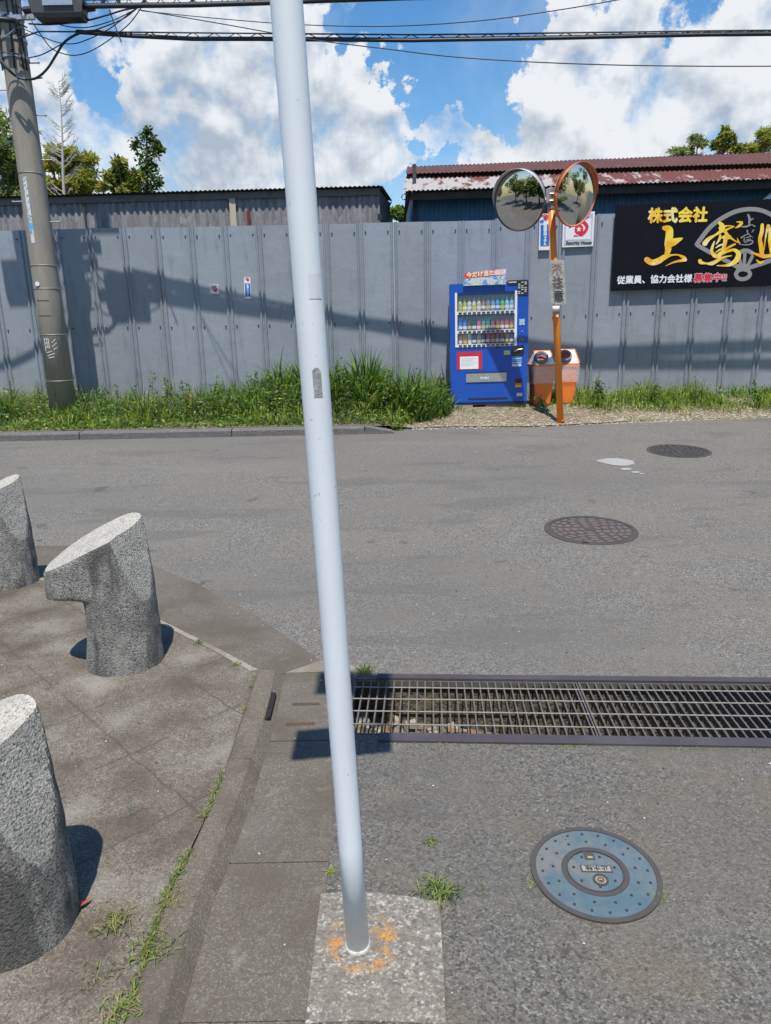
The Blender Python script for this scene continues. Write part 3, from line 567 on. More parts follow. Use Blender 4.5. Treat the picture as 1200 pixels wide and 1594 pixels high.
# ------------------------------------------------------------------ steel panel fence
def fy(X): return 11.25 if X < 3.17 else 11.25 - .075 * (X - 3.17)
def fence():
    root = empty('steel_fence', (0, 11.25, .3), 'long grey blue steel panel fence standing behind the verge', 'fence')
    boltm = M('bolt_dark', (.05, .05, .055), [], .6, .5); k = -16; X = .70 - .5 * 16
    while X < 12:
        X1 = X + .5; y0, y1 = fy(X), fy(X1); zt = 2.985 + max(0, min(1, (X - .7) / 2.5)) * .06 + random.uniform(-.006, .006) + max(0, X - 3.2) * .012; zb = .22
        # cross section: flat sheet with a rounded rib at each side, neighbours' ribs make the double rib
        prof = [(0, .0), (.010, -.002)]
        for j in range(7): q = math.pi * j / 6; prof.append((.031 - .019 * math.cos(q), -.002 - .030 * math.sin(q)))
        prof += [(.056, 0), (.062, .003), (.438, .003), (.444, 0)]
        for j in range(7): q = math.pi * j / 6; prof.append((.469 - .019 * math.cos(q), -.002 - .030 * math.sin(q)))
        prof += [(.490, -.002), (.498, .0)]
        mb = MB(); V = []; n = len(prof); lean = random.uniform(-.006, .006)
        for z, l in ((zb, 0), ((zb + zt) / 2, random.uniform(-.002, .002)), (zt, lean)):
            for (a, b) in prof: V.append((X + a, y0 + (y1 - y0) * a / .5 + b + l, z))
        mb.add(V, [(r * n + i, r * n + i + 1, (r + 1) * n + i + 1, (r + 1) * n + i) for r in range(2) for i in range(n - 1)])
        pn = mb.build('panel', fence_m if random.random() < .7 else fence_m2, root); smooth_angle(pn, 40)
        bb = MB()
        for zz in (zt - .125, 1.56 + (zt - 2.985)):
            for a in (.085, .415): bb.tube([(X + a, y0 + (y1 - y0) * a / .5 + .004, zz), (X + a, y0 + (y1 - y0) * a / .5 - .012, zz)], .0105, 6)
        bb.each('bolt', boltm, pn); X = X1
    mb = MB()                                                   # posts and rails behind
    for px in range(-7, 13, 2): mb.tube([(px, fy(px) + .09, .1), (px, fy(px) + .09, 2.8)], .025, 8)
    for z in (.9, 1.56, 2.8): mb.tube([(-7.3, 11.31, z), (3.1, 11.31, z)], .022, 8)
    mb.each('support_pipe', steel, root)
fence()
def fp(px, py, off):                                           # pixel -> point on a plane off in front of the fence
    Y = 11.2
    for _ in range(8): p = at(px, py, Y); Y = fy(p.x) - off
    return at(px, py, Y)
def plate(name, px, off, th, mats, label, cat, parent=None):
    mb = MB(); P = [fp(x, y, off) for x, y in px]; mb.slab(P, (0, 1, 0), th); o = mb.build(name, mats, parent)
    if label: tag(o, label, cat)
    return o

# company banner sign
def company_sign():
    OFF = .085
    ul = fp(958.5, 320, OFF); root = empty('company_sign', (ul.x, ul.y, ul.z), 'wide black company sign with gold characters on the fence', 'sign')
    a = fp(958.5, 320, OFF); b = fp(952, 453, OFF); X1 = 7.35; yr = fy(X1) - OFF
    zt = a.z + (X1 - a.x) * .012; zb = b.z + (X1 - a.x) * .010; a.x = b.x = (a.x + b.x) / 2
    mb = MB(); mb.slab([a, b, (X1, yr, zb), (X1, yr, zt)], (0, 1, 0), .03); mb.build('board', signblack, root)
    pl = lambda u, v, l: fp(u, v, OFF + l)
    g = MB(); k = .1
    def S_(pts, ws, ox, oy, mi=0, lift=.006, kk=.1): stroke(g, [(ox + x * kk, oy + y * kk) for x, y in pts], [w * kk for w in ws], pl, lift, mi)
    # big first character (from its look in the photo)
    A = (990, 310)
    S_([(440, 450), (510, 470), (520, 560), (500, 680), (500, 780), (480, 850)], [70, 120, 120, 110, 100, 70], *A)
    S_([(520, 700), (600, 660), (720, 610)], [110, 110, 20], *A, lift=.0065)
    S_([(170, 945), (240, 985), (340, 965), (450, 900), (560, 870), (660, 870), (740, 910), (780, 940)], [90, 90, 95, 80, 25, 25, 60, 30], *A, lift=.007)
    S_([(770, 950), (680, 960), (580, 985), (460, 1040)], [40, 40, 25, 5], *A, lift=.0075)
    B = (1080, 310)
    S_([(400, 370), (440, 420), (420, 500)], [50, 80, 60], *B)
    S_([(420, 450), (520, 415), (620, 425)], [70, 18, 20], *B, lift=.0065)
    S_([(620, 430), (540, 460), (470, 500)], [20, 28, 40], *B, lift=.0068)
    S_([(440, 490), (330, 560), (230, 620), (170, 690)], [60, 30, 60, 80], *B, lift=.007)
    S_([(460, 470), (540, 570), (640, 650), (715, 680)], [55, 40, 22, 18], *B, lift=.0072)
    S_([(665, 355), (745, 365), (700, 420), (640, 450)], [10, 45, 40, 5], *B, lift=.006)
    S_([(675, 600), (690, 650), (715, 690)], [4, 25, 20], *B, lift=.006)
    S_([(320, 660), (290, 740), (280, 820), (320, 880), (400, 900)], [20, 40, 50, 60, 50], *B, lift=.0075)
    S_([(410, 560), (400, 620), (350, 700)], [30, 40, 14], *B, lift=.0062)
    S_([(550, 590), (480, 590), (430, 600)], [70, 60, 25], *B, lift=.0064)
    S_([(500, 580), (480, 700), (450, 800)], [70, 60, 50], *B, lift=.0066)
    S_([(340, 760), (400, 720), (470, 700)], [12, 28, 20], *B, lift=.006); S_([(340, 830), (400, 790), (470, 760)], [12, 28, 20], *B, lift=.006)
    S_([(640, 700), (560, 740), (460, 800), (380, 850)], [30, 35, 30, 20], *B, lift=.0068)
    S_([(380, 880), (500, 820), (620, 790), (690, 840), (680, 920), (620, 990), (520, 1030), (360, 1035)], [50, 40, 45, 75, 80, 70, 40, 10], *B, lift=.0078)
    S_([(590, 880), (480, 900), (380, 950), (280, 1000), (190, 1000), (110, 985), (95, 960)], [10, 30, 50, 60, 25, 60, 60], *B, lift=.0082)
    S_([(1065, 400), (1060, 500), (1030, 620), (1050, 760), (1060, 860)], [50, 60, 60, 70, 70], *B)
    S_([(1160, 420), (1130, 520), (1110, 640), (1090, 800)], [60, 30, 22, 14], *B, lift=.0065)
    S_([(1160, 410), (1190, 500), (1180, 640), (1200, 760), (1220, 860)], [30, 60, 50, 60, 60], *B, lift=.0068)
    S_([(890, 835), (980, 860), (1080, 890), (1180, 880), (1290, 850)], [10, 40, 60, 55, 40], *B, lift=.0072)
    S_([(980, 950), (1030, 990), (1100, 960)], [20, 45, 10], *B, lift=.006)
    # small heading
    h0 = pl(1008, 345, .006); h1 = pl(1101, 343, .006); sz = (h1 - h0).length / 4 * 1.0
    text_into(g, '株式会社', sz * 1.02, h0, (h1 - h0).normalized(), (0, 0, 1), .010, .001, sx=.98)
    g.build('gold_lettering', gold, root)
    e = MB()
    def E_(pts, w, lift=.003, kk=.1, ws=None): stroke(e, [(1080 + x * kk, 310 + y * kk) for x, y in pts], ws or [w * kk] * len(pts), pl, lift, 0, False)
    E_([(35, 725), (90, 640), (250, 440), (440, 295), (660, 190), (880, 155), (1080, 185), (1280, 290), (1460, 450), (1620, 660), (1680, 745)], 68)
    E_([(40, 705), (200, 800), (420, 915), (690, 1060)], 66, .0034); E_([(1670, 715), (1500, 810), (1290, 920), (880, 1062)], 66, .0034)
    E_([(695, 850), (760, 808), (840, 805), (940, 860)], 66, .0038)
    for a_, b_ in (((700, 900), (745, 1050)), ((795, 840), (782, 1060)), ((915, 880), (830, 1050)), ((1180, 945), (850, 1075))): E_([a_, b_], 50, .0042)
    e.add([pl(1080 + x * .1, 310 + y * .1, .0046) for x, y in [(680, 1010), (840, 1010), (870, 1070), (840, 1140), (760, 1120), (700, 1140), (660, 1090)]], [tuple(range(7))])
    E_([(690, 1110), (655, 1170), (690, 1230), (765, 1245), (840, 1220), (875, 1160), (840, 1105)], 62, .005)
    def small(pts, ws, lift=.0055): stroke(e, [(1080 + x * .1, 310 + y * .1) for x, y in pts], [w * .1 for w in ws], pl, lift, 0)
    small([(845, 245), (865, 300), (860, 400)], [30, 38, 25]); small([(870, 330), (930, 300)], [30, 10]); small([(740, 430), (820, 425), (900, 400), (950, 425)], [14, 30, 14, 20])
    small([(830, 490), (840, 540)], [25, 15]); small([(740, 600), (800, 560), (860, 540)], [25, 15, 10]); small([(850, 540), (920, 600)], [14, 6]); small([(930, 480), (900, 520)], [20, 8])
    small([(790, 600), (780, 650), (810, 680)], [16, 16, 16]); small([(820, 600), (880, 580)], [16, 16]); small([(810, 640), (880, 620)], [14, 14]); small([(820, 660), (900, 640), (910, 680), (840, 710), (710, 705)], [16, 18, 24, 18, 10])
    e.build('fan_emblem', signgrey, root)
    t = MB(); p0 = pl(960, 441, .006); p1 = pl(1077, 438, .006); d = (p1 - p0).normalized(); w = (p1 - p0).length
    text_into(t, '従業員、協力会社様', w / 9.0, p0, d, (0, 0, 1), .0045, .001, 0)
    q0 = pl(1079, 438.5, .006); q1 = pl(1131, 437.5, .006); text_into(t, '募集中!!', w / 9.0 * 1.12, q0, d, (0, 0, 1), .0095, .0008, 0); text_into(t, '募集中!!', w / 9.0 * 1.12, q0, d, (0, 0, 1), .0035, .0022, 1)
    t.build('recruiting_line', [white_m, redp], root)
company_sign()
def logo(mb, c, s, mi=0, star=None, right=Vector((1, 0, 0))):
    """round red swirl: a ring with an open tail and a star"""
    def pl(u, v, l): return Vector(c) + right * u + Vector((0, 0, -1)) * v + Vector((0, -1, 0)) * l
    stroke(mb, [(-.9 * s, -.05 * s), (-.72 * s, -.42 * s), (-.2 * s, -.62 * s), (.4 * s, -.6 * s), (.82 * s, -.2 * s), (.8 * s, .15 * s), (.45 * s, .55 * s), (.05 * s, .62 * s)], [.2 * s, .28 * s, .3 * s, .32 * s, .34 * s, .3 * s, .3 * s, .3 * s], pl, .002, mi)
    mb.add([pl(.45 * s * math.cos(k * .5236) + .05 * s, .5 * s * math.sin(k * .5236) + .12 * s, .0026) for k in range(12)], [tuple(range(12))], mi)
    if star is not None:
        P = [pl(((.30 if k % 2 == 0 else .12) * s) * math.sin(k * math.pi / 5) + .03 * s, -((.30 if k % 2 == 0 else .12) * s) * math.cos(k * math.pi / 5) + .12 * s, .0036) for k in range(10)]
        V = P + [pl(.03 * s, .12 * s, .0036)]; mb.add(V, [(k, (k + 1) % 10, 10) for k in range(10)], star)
def security_signs():
    c = fp(900, 362, .05); w, h = .46, .50
    root = empty('security_sign', (c.x, c.y, c.z), 'square white security sign with red swirl logo behind the right mirror', 'sign')
    a, b, cc, d = fp(877, 331, .045), fp(875, 385, .045), fp(923, 383, .045), fp(926, 329, .045)
    mb = MB(); mb.slab([a, b, cc, d], (0, 1, 0), .03); mb.build('board', white_m, root)
    mb = MB(); a2, b2, c2, d2 = fp(879.5, 333, .048), fp(877.5, 382, .048), fp(920.5, 380.5, .048), fp(923, 332, .048); mb.slab([a2, b2, c2, d2], (0, 1, 0), .002, 0)
    a2, b2, c2, d2 = fp(881, 342, .05), fp(880, 373.5, .05), fp(919.5, 372.5, .05), fp(920.5, 340, .05); mb.slab([a2, b2, c2, d2], (0, 1, 0), .0015, 1); mb.build('panel_print', [M('sign_mid_grey', (.48, .50, .54), [], .5), white_m], root)
    mb = MB(); p = fp(900.5, 355, .051); logo(mb, p, .145, 0, 1); mb.build('swirl_logo', [redp, white_m], root)
    mb = MB(); p = fp(901, 380, .050); text_into(mb, 'Security House', .062, p, (1, 0, 0), (0, 0, 1), .0022, .001, 0, 'CENTER'); text_into(mb, 'ap', .075, fp(909, 339.5, .050), (1, 0, 0), (0, 0, 1), .001, .001, 0)
    text_into(mb, 'セコムサービス'.replace('セコム', '警備'), .024, fp(900.5, 368, .052), (1, 0, 0), (0, 0, 1), .001, .001, 1, 'CENTER'); mb.build('lettering', [black_m, redp], root)
    # tall blue sign
    a, b, cc, d = fp(840, 333, .045), fp(838.5, 389.5, .045), fp(856, 389, .045), fp(858, 332, .045)
    root = empty('system_sign', (a.x, a.y, a.z), 'tall narrow blue sign with white characters left of orange pole', 'sign')
    mb = MB(); mb.slab([a, b, cc, d], (0, 1, 0), .02); mb.build('board', white_m, root)
    mb = MB(); mb.slab([fp(841.5, 350, .048), fp(841, 383, .048), fp(854.5, 382.5, .048), fp(855.5, 349, .048)], (0, 1, 0), .002); mb.build('blue_field', bluep, root)
    mb = MB(); logo(mb, fp(848, 338, .05), .05, 0); mb.build('swirl_logo', redp, root)
    mb = MB()
    for k, chx in enumerate('機械警備システム'): text_into(mb, chx, .052, fp(845.8 - k * .05, 353.5 + k * 4.05, .05), (1, 0, 0), (0, 0, 1), .003, .001, 0)
    text_into(mb, '8', .075, fp(846, 346.5, .05), (0, 0, 1), (-1, 0, 0), .003, .001, 1); mb.build('lettering', [white_m, bluep], root)
    # two small stickers on the left part of the fence
    a, b, cc, d = fp(326, 443, .008), fp(326.5, 457.5, .008), fp(341, 457.5, .008), fp(340, 442.5, .008)
    root = empty('square_sticker', (a.x, a.y, a.z), 'small square white sticker with red swirl on the fence', 'sticker')
    mb = MB(); mb.slab([a, b, cc, d], (0, 1, 0), .003); mb.build('sheet', M('sticker_white', (.62, .66, .66), [], .5), root)
    mb = MB(); logo(mb, fp(333.5, 450.5, .010), .045, 0); mb.build('swirl_logo', redp, root); mb = MB(); text_into(mb, 'SECURITY', .022, fp(333.5, 445.8, .011), (1, 0, 0), (0, 0, 1), .001, .001, 1, 'CENTER'); mb.build('print', [redp, black_m], root)
    a, b, cc, d = fp(379.5, 432, .008), fp(381, 465, .008), fp(391, 465, .008), fp(389.5, 431.8, .008)
    root = empty('blue_sticker', (a.x, a.y, a.z), 'small tall blue sticker with white characters on the fence', 'sticker')
    mb = MB(); mb.slab([a, b, cc, d], (0, 1, 0), .003); mb.build('sheet', white_m, root)
    mb = MB(); mb.slab([fp(380.8, 441, .010), fp(382, 462, .010), fp(390.2, 462, .010), fp(389.2, 441, .010)], (0, 1, 0), .0015); mb.build('blue_field', bluep, root)
    mb = MB(); logo(mb, fp(384.7, 435, .010), .03, 0); mb.build('swirl_logo', redp, root); mb = MB()
    for k, chx in enumerate('警備システム'): text_into(mb, chx, .034, fp(383.6 + k * .12, 445.4 + k * 3.3, .0105), (1, 0, 0), (0, 0, 1), .0015, .001, 1)
    mb.build('print', [redp, white_m], root)
security_signs()

# ------------------------------------------------------------------ sheds behind the fence
def corr(mb, a, b, zlo, zhi, pitch=.076, amp=.009, nrm=(0, -1), mi=0, k=6, rows=1):
    a = Vector(a); b = Vector(b); L = (b - a).length; n = int(L / pitch * k); V = []
    fz = lambda q, t: (q(t) if callable(q) else q)
    for r in range(rows + 1):
        for i in range(n + 1):
            t = i / n; p = a.lerp(b, t); o = amp * math.sin(2 * math.pi * t * L / pitch); lo, hi = fz(zlo, t), fz(zhi, t); V.append((p.x + nrm[0] * o, p.y + nrm[1] * o, lo + (hi - lo) * r / rows))
    mb.add(V, [(r * (n + 1) + i, r * (n + 1) + i + 1, (r + 1) * (n + 1) + i + 1, (r + 1) * (n + 1) + i) for r in range(rows) for i in range(n)], mi)
def corr_roof(mb, a, b, c, d, pitch=.076, amp=.011, mi=0, k=6):   # a-b eave (3D), d-c top edge
    a, b, c, d = (Vector(q) for q in (a, b, c, d)); L = (b - a).length; n = int(L / pitch * k); V = []
    for lo, hi in ((a, b), (d, c)):
        for i in range(n + 1): t = i / n; p = lo.lerp(hi, t); V.append((p.x, p.y, p.z + amp * math.sin(2 * math.pi * t * L / pitch)))
    mb.add(V, [(i, i + 1, n + 2 + i, n + 1 + i) for i in range(n)], mi)
def grey_shed():
    r = at(590, 291, 12.5); l = at(-60, 309, 12.8); root = empty('grey_shed', (r.x, r.y, .3), 'weathered grey corrugated shed behind the left part of the fence', 'shed')
    zr, zl = r.z, l.z; zt = lambda t: zl + (zr - zl) * t
    lx = l.x - 3
    mb = MB(); corr(mb, (l.x, l.y), (r.x, r.y), .3, lambda t: zt(t) - .10, .11, .012, rows=3); mb.build('front_wall', barn_m, root, True)
    e = at(607, 311, 13.35)
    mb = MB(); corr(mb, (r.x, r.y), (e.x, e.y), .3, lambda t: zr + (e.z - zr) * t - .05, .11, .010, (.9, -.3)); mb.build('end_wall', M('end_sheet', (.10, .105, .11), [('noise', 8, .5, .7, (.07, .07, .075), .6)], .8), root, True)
    mb = MB(); mb.add([(e.x, e.y, .3), (e.x - .6, 18, .3), (e.x - .6, 18, e.z - .3), (e.x, e.y, e.z - .05)], [(0, 1, 2, 3)]); mb.add([(l.x, l.y, .3), (l.x, 18, .3), (l.x, 18, zl - .3), (l.x, l.y, zl - .1)], [(3, 2, 1, 0)])
    mb.build('rear_wall', barn_trim, root)
    mb = MB(); mb.slab([(l.x, l.y - .035, zl - .125), (r.x + .01, r.y - .035, zr - .125), (r.x + .01, r.y - .035, zr - .025), (l.x, l.y - .035, zl - .025)], (0, 1, 0), .03); mb.build('fascia', fascia_m, root)
    mb = MB(); corr_roof(mb, (l.x, l.y - .12, zl), (r.x + .05, r.y - .12, zr), (e.x + .04, e.y + .1, e.z), (l.x, 13.6, zl - .2), .076, .008); corr_roof(mb, (l.x, 13.6, zl - .22), (e.x + .04, e.y + .1, e.z - .02), (e.x - .5, 18, e.z - .6), (l.x, 18, zl - 1))
    mb.build('roof', barn_trim, root, True)
    p = at(362, 310, 12.62); q_ = at(362, 346, 12.62); mb = MB(); mb.box((p.x, p.y - .03, (p.z + 2.2) / 2), (.10, .05, p.z - 2.2)); mb.build('cream_post', M('cream_paint', (.50, .45, .34), [('noise', 20, .5, .7, (.3, .25, .2), .5)], .7), root)
    p = at(387, 335, 12.55); mb = MB(); mb.box((p.x, p.y - .01, p.z - .3), (.05, .04, .75)); mb.build('red_post', M('dark_red', (.16, .02, .02), [], .6), root)
    p = at(541 + 52, 338, 12.35); mb = MB(); mb.box((p.x - .02, p.y, p.z), (.07, .08, .09)); mb.build('black_clamp', black_m, root)
    for px in (132, ):                                          # sheet seam
        p = at(px, 330, 12.7); mb = MB(); mb.box((p.x, p.y - .025, 2.9), (.02, .02, 1.3)); mb.build('sheet_seam', barn_trim, root)
grey_shed()
def blue_shed():
    a = at(644, 300, 13.0); b = at(1330, 275, 13.0); root = empty('blue_shed', (a.x, a.y, .3), 'blue corrugated shed with rusty red roof behind the fence', 'shed')
    mb = MB(); corr(mb, (a.x, a.y), (b.x + 1, b.y), .3, a.z + .1, .076, .010); mb.build('front_wall', bluew, root, True)
    mb = MB(); corr(mb, (a.x, 18), (a.x, a.y), .3, a.z + .1, .076, .010, (-1, 0)); mb.build('side_wall', bluew, root, True)
    e0 = at(628, 297, 12.62); e1 = at(1250, 276.5, 12.62); m0 = at(631, 276, 13.35); m1 = at(1250, 258, 13.35); t0 = at(634, 263, 14.3); t1 = at(1250, 238.5, 14.3)
    ex = 3.5
    def ext(p, q): return p + (q - p) * 1.35
    e1, m1, t1 = ext(e0, e1), ext(m0, m1), ext(t0, t1)
    mb = MB(); corr_roof(mb, e0, e1, m1, m0, .076, .009); mb.build('eave_sheet', flake, root, True)
    mb = MB(); up = Vector((0, 0, .035)); corr_roof(mb, m0 + up - Vector((0, .12, .0)), m1 + up - Vector((0, .12, 0)), t1 + up, t0 + up, .076, .007); mb.build('roof', rustroof, root, True)
    mb = MB(); corr_roof(mb, t0 + up, t1 + up, t1 + Vector((0, 5, -1.2)), t0 + Vector((0, 5, -1.2)), .076, .012); mb.build('rear_roof', rustroof, root, True)
    mb = MB(); dz = Vector((0, 0, -.06)); mb.slab([e0 + Vector((.12, .10, -.13)), e1 + Vector((0, .10, -.13)), e1 + Vector((0, .10, -.02)), e0 + Vector((.12, .10, -.02))], (0, 1, 0), .05)
    mb.slab([m0 + Vector((.06, -.02, -.10)), e0 + Vector((.06, .15, -.12)), e0 + Vector((.06, .15, -.03)), m0 + Vector((.06, -.02, -.03))], (1, 0, 0), .03); mb.build('eave_board', M('dark_wood', (.07, .055, .045), [('noise', 9, .5, .7, (.12, .1, .09), .5)], .9), root)
    g = at(625, 303, 12.7); mb = MB(); mb.tube([g + Vector((.12, .1, .02)), g + Vector((.03, .1, .03)), g + Vector((0, .1, -.01)), g + Vector((.02, .1, -.05)), g + Vector((.06, .1, -.06))], .012, 6); mb.build('gutter_hook', steel, root)
    mb = MB(); mb.box((a.x + .01, a.y - .03, 2.4), (.06, .04, 3.4)); mb.build('corner_trim', barn_trim, root)
    # pale flashing that shows above the sign at the picture's right
    p = at(1187, 311, 12.85); q = at(1212, 311, 12.85); t = at(1203, 298, 12.85); mb = MB(); mb.slab([p, q, t], (0, 1, 0), .04); mb.build('flashing', white_m, root)
blue_shed()

# ------------------------------------------------------------------ vending machine
def vending():
    lean = R(-.7)
    fl = at(704, 628, 10.42); X0, X1 = .985, 2.085; Yf = 10.42; Yb = 11.10; Zb, Zt = .395, 2.075
    root = empty('vending_machine', ((X0 + X1) / 2, Yf, Zb), 'blue drink vending machine against the grey fence', 'vending machine')
    Wd = X1 - X0; Hh = Zt - Zb
    P = lambda u, v, y=0: (X0 + u * Wd, Yf - y, Zt - v * Hh)       # u right, v down
    mb = MB(); t = .30; wu0, wu1, wv0, wv1 = .075, .845, .075, .505
    # cabinet as a box with a window recess
    fr = [P(0, 0), P(1, 0), P(1, 1), P(0, 1)]; wi = [P(wu0, wv0), P(wu1, wv0), P(wu1, wv1), P(wu0, wv1)]; wb = [(x, y + .16, z) for x, y, z in wi]; bk = [(x, Yb, z) for x, y, z in fr]
    V = fr + wi + wb + bk
    mb.add(V, [(0, 3, 7, 4), (3, 2, 6, 7), (2, 1, 5, 6), (1, 0, 4, 5), (4, 7, 11, 8), (7, 6, 10, 11), (6, 5, 9, 10), (5, 4, 8, 9), (0, 1, 13, 12), (1, 2, 14, 13), (2, 3, 15, 14), (3, 0, 12, 15), (12, 13, 14, 15)])
    mb.build('cabinet', blue_m, root)
    mb = MB(); mb.box((P(.46, 0)[0], Yf + .155, P(0, .29)[2]), ((wu1 - wu0) * Wd, .008, (wv1 - wv0) * Hh)); mb.build('back_panel', M('display_back', (.22, .40, .58), [('noise', 5, .5, .7, (.30, .42, .55), .6)], .5), root)
    mb = MB()
    def rect(mb, u0, v0, u1, v1, y, d, mi=0): 
        a = P(u0, v0); b = P(u1, v1); mb.box(((a[0] + b[0]) / 2, Yf - y - d / 2 + d, (a[2] + b[2]) / 2), (abs(b[0] - a[0]), d, abs(a[2] - b[2])), mi=mi)
    w = .02
    rect(mb, wu0 - .008, wv0 - .004, wu0 + .02, wv1 + .01, .010, .012); rect(mb, wu1 - .018, wv0 - .004, wu1 + .012, wv1 + .01, .010, .012)
    mb.build('window_frame', white_m, root); mb = MB(); rect(mb, wu0 + .021, wv0 - .004, wu1 - .019, wv0 + .010, .008, .010); mb.build('window_top_bar', blue_sh, root)  # side strips white, top bar of the window frame dark blue
    mb = MB(); rect(mb, wu0 + .021, wv0 + .009, wu1 - .019, wv1 - .02, .002, .003); mb.build('display_glass', glass_m, root)
    cols = {'g': (.45, .50, .06), 'c': (.62, .55, .38), 'b': (.30, .12, .05), 't': (.16, .27, .36), 'B': (.03, .20, .62), 'w': (.74, .76, .80), 'r': (.55, .03, .06), 'k': (.03, .045, .05), 'e': (.08, .32, .26), 'o': (.62, .26, .04), 'p': (.62, .07, .16), 'l': (.25, .55, .75), 'm': (.30, .07, .07), 'G': (.10, .42, .12)}
    cm = {k: M('drink_' + k if False else 'drink_label', c, [('noise', 28, .5, .62, tuple(min(1, x * 2 + .12) for x in c), .7)], .3) for k, c in cols.items()}
    rows = [('ggcccbtt BGllB'.replace(' ', ''), 0.185, .225, 'bottle'), ('BBkkpeemmmrm', .150, .38, 'can'), ('oocktkrmmmmk', .145, .493, 'can')]
    for r, (sq, hh, vb, kind) in enumerate(rows):
        sh = MB(); rect(sh, wu0 + .02, vb, wu1 - .018, vb + .024, .004, .10); sh = sh.build('shelf', white_m, root)
        n = 12; span = (wu1 - wu0 - .05) / n
        for k in range(n):
            u = wu0 + .028 + (k + .5) * span; cx_, _, cz = P(u, vb); ch = sq[k % len(sq)]; c = (cx_, Yf + .055, cz)
            rr = .0315 if kind == 'bottle' else .030
            m1 = MB()
            if kind == 'bottle': prof = [(.001, 0), (rr, .002), (rr, hh * .62), (rr * .85, hh * .72), (rr * .45, hh * .88), (rr * .45, hh), (.001, hh)]
            else:
                h2 = hh * (1.15 if (k % 3 == 0 and r == 1) else 1); prof = [(.001, 0), (rr * .9, .002), (rr, .008), (rr, h2 - .010), (rr * .85, h2), (.001, h2)]
            m1.lathe(prof, c, 14); m1.v = [(x, y, z) for x, y, z in m1.v]
            o = m1.build('drink_sample', [cm[ch]], root, True)
            lb = MB(); zc = c[2] + hh * .30; lb.lathe([(rr + .0006, zc - .02), (rr + .0006, zc + .018)], (c[0], c[1], 0), 14); lb.build('drink_label', white_m if (k + r) % 3 else yellow_m, o)
            bt = MB(); bx = MB(); q = P(u, vb + .012); bt.box((q[0], Yf - .010, q[2]), (.046, .012, .024)); bt.build('select_button', M('button_dark', (.06, .07, .09), [], .3) if k + r else black_m, sh)
    # notice in a red frame
    mb = MB(); rect(mb, .085, .555, .415, .705, .004, .005); nr = mb.build('notice_board', red_m, root)
    mb = MB(); rect(mb, .125, .595, .365, .70, .0065, .003); pp = mb.build('paper_notice', paper_m, nr)
    mb = MB()
    for k in range(6): rect(mb, .14, .612 + k * .012, .34 - (k % 3) * .03, .6135 + k * .012, .0075, .001)
    mb.build('printed_lines', grey_txt, pp)
    mb = MB(); rect(mb, .205, .735, .73, .815, .006, .02); fl_ = mb.build('pickup_flap', silver, root)
    mb = MB(); rect(mb, .20, .728, .735, .737, .010, .016); rect(mb, .20, .813, .735, .818, .008, .014); mb.build('flap_rim', blue_sh, fl_)
    mb = MB(); text_into(mb, 'PUSH', .05, P(.39, .79, .012), (1, 0, 0), (0, 0, 1), .002, .001); mb.build('flap_lettering', white_m, fl_)
    # coin and control side
    mb = MB(); rect(mb, .885, .30, .955, .35, .006, .01); mb.build('card_panel', M('panel_blue', (.25, .45, .65), [('noise', 60, .5, .6, (.7, .75, .8), .8)], .4), root)
    mb = MB(); q = P(.925, .40, .004); mb.lathe([(.001, .004), (.011, .004), (.011, 0)], q, 14, Matrix.Rotation(R(90), 3, 'X')); mb.build('key_lock', silver, root)
    mb = MB(); rect(mb, .885, .453, .95, .48, .006, .01, 0); mb.build('banknote_slot', M('slot_olive', (.12, .11, .04), [('noise', 60, .5, .6, (.4, .36, .1), .7)], .5), root)
    mb = MB(); p = [P(.80, .60, .012), P(.80, .545, .012), P(.83, .52, .012), P(.94, .51, .012), P(.955, .535, .012), P(.955, .57, .012), P(.93, .60, .012)]; mb.slab(p, (0, 1, 0), .02); cr = mb.build('coin_tray', black_m, root)
    mb = MB(); mb.tube([P(.83, .565, .016), P(.87, .55, .03), P(.93, .545, .02)], .006, 6); mb.build('return_lever', silver, cr)
    mb = MB(); rect(mb, .695, .555, .775, .59, .006, .01); rect(mb, .71, .562, .76, .582, .009, .006, 1); mb.build('price_display', [silver, M('lcd_yellow', (.55, .60, .12), [], .3)], root)
    mb = MB(); q = P(.62, .523, .003); V = [(q[0] + .045 * math.cos(a * .5236), q[1], q[2] + .014 * math.sin(a * .5236)) for a in range(12)]; mb.slab(V[::-1], (0, 1, 0), .003); mb.build('oval_badge', black_m, root)
    mb = MB()
    for k, vv in enumerate((.608, .622, .636, .652)): rect(mb, .80, vv, .925, vv + .008, .005, .004, k % 2)
    rect(mb, .80, .668, .92, .69, .006, .004, 1); mb.each('info_sticker', [sky_m, M('pale_sticker', (.5, .65, .72), [], .5)], root)
    mb = MB(); rect(mb, .845, .795, .925, .832, .005, .005, 0); rect(mb, .845, .833, .925, .85, .005, .005, 1); rect(mb, .845, .851, .925, .865, .005, .005, 2); mb.build('warning_sticker', [black_m, M('sticker_orange', (.75, .20, .04), [], .5), yellow_m], root)
    mb = MB(); rect(mb, .865, .915, .94, .942, .005, .004); mb.build('serial_plate', M('serial', (.45, .55, .68), [('noise', 90, .5, .6, (.8, .8, .85), .8)], .5), root)
    mb = MB(); rect(mb, .23, .950, .75, .964, .003, .01); rect(mb, 0.005, .985, .995, 1.012, .0, .05); mb.each('base_grille', black_m, root)
    # black poster strip at the upper right with white print
    mb = MB(); rect(mb, .855, -.012, .99, .105, .010, .008, 0)
    rect(mb, .735, -.012, .854, .022, .010, .008, 0)
    for k in range(7):
        for j in range(3):
            if (k * 7 + j * 5) % 4: rect(mb, .865 + j * .04, .002 + k * .0145, .865 + j * .04 + .028, .010 + k * .0145, .012, .002, 1)
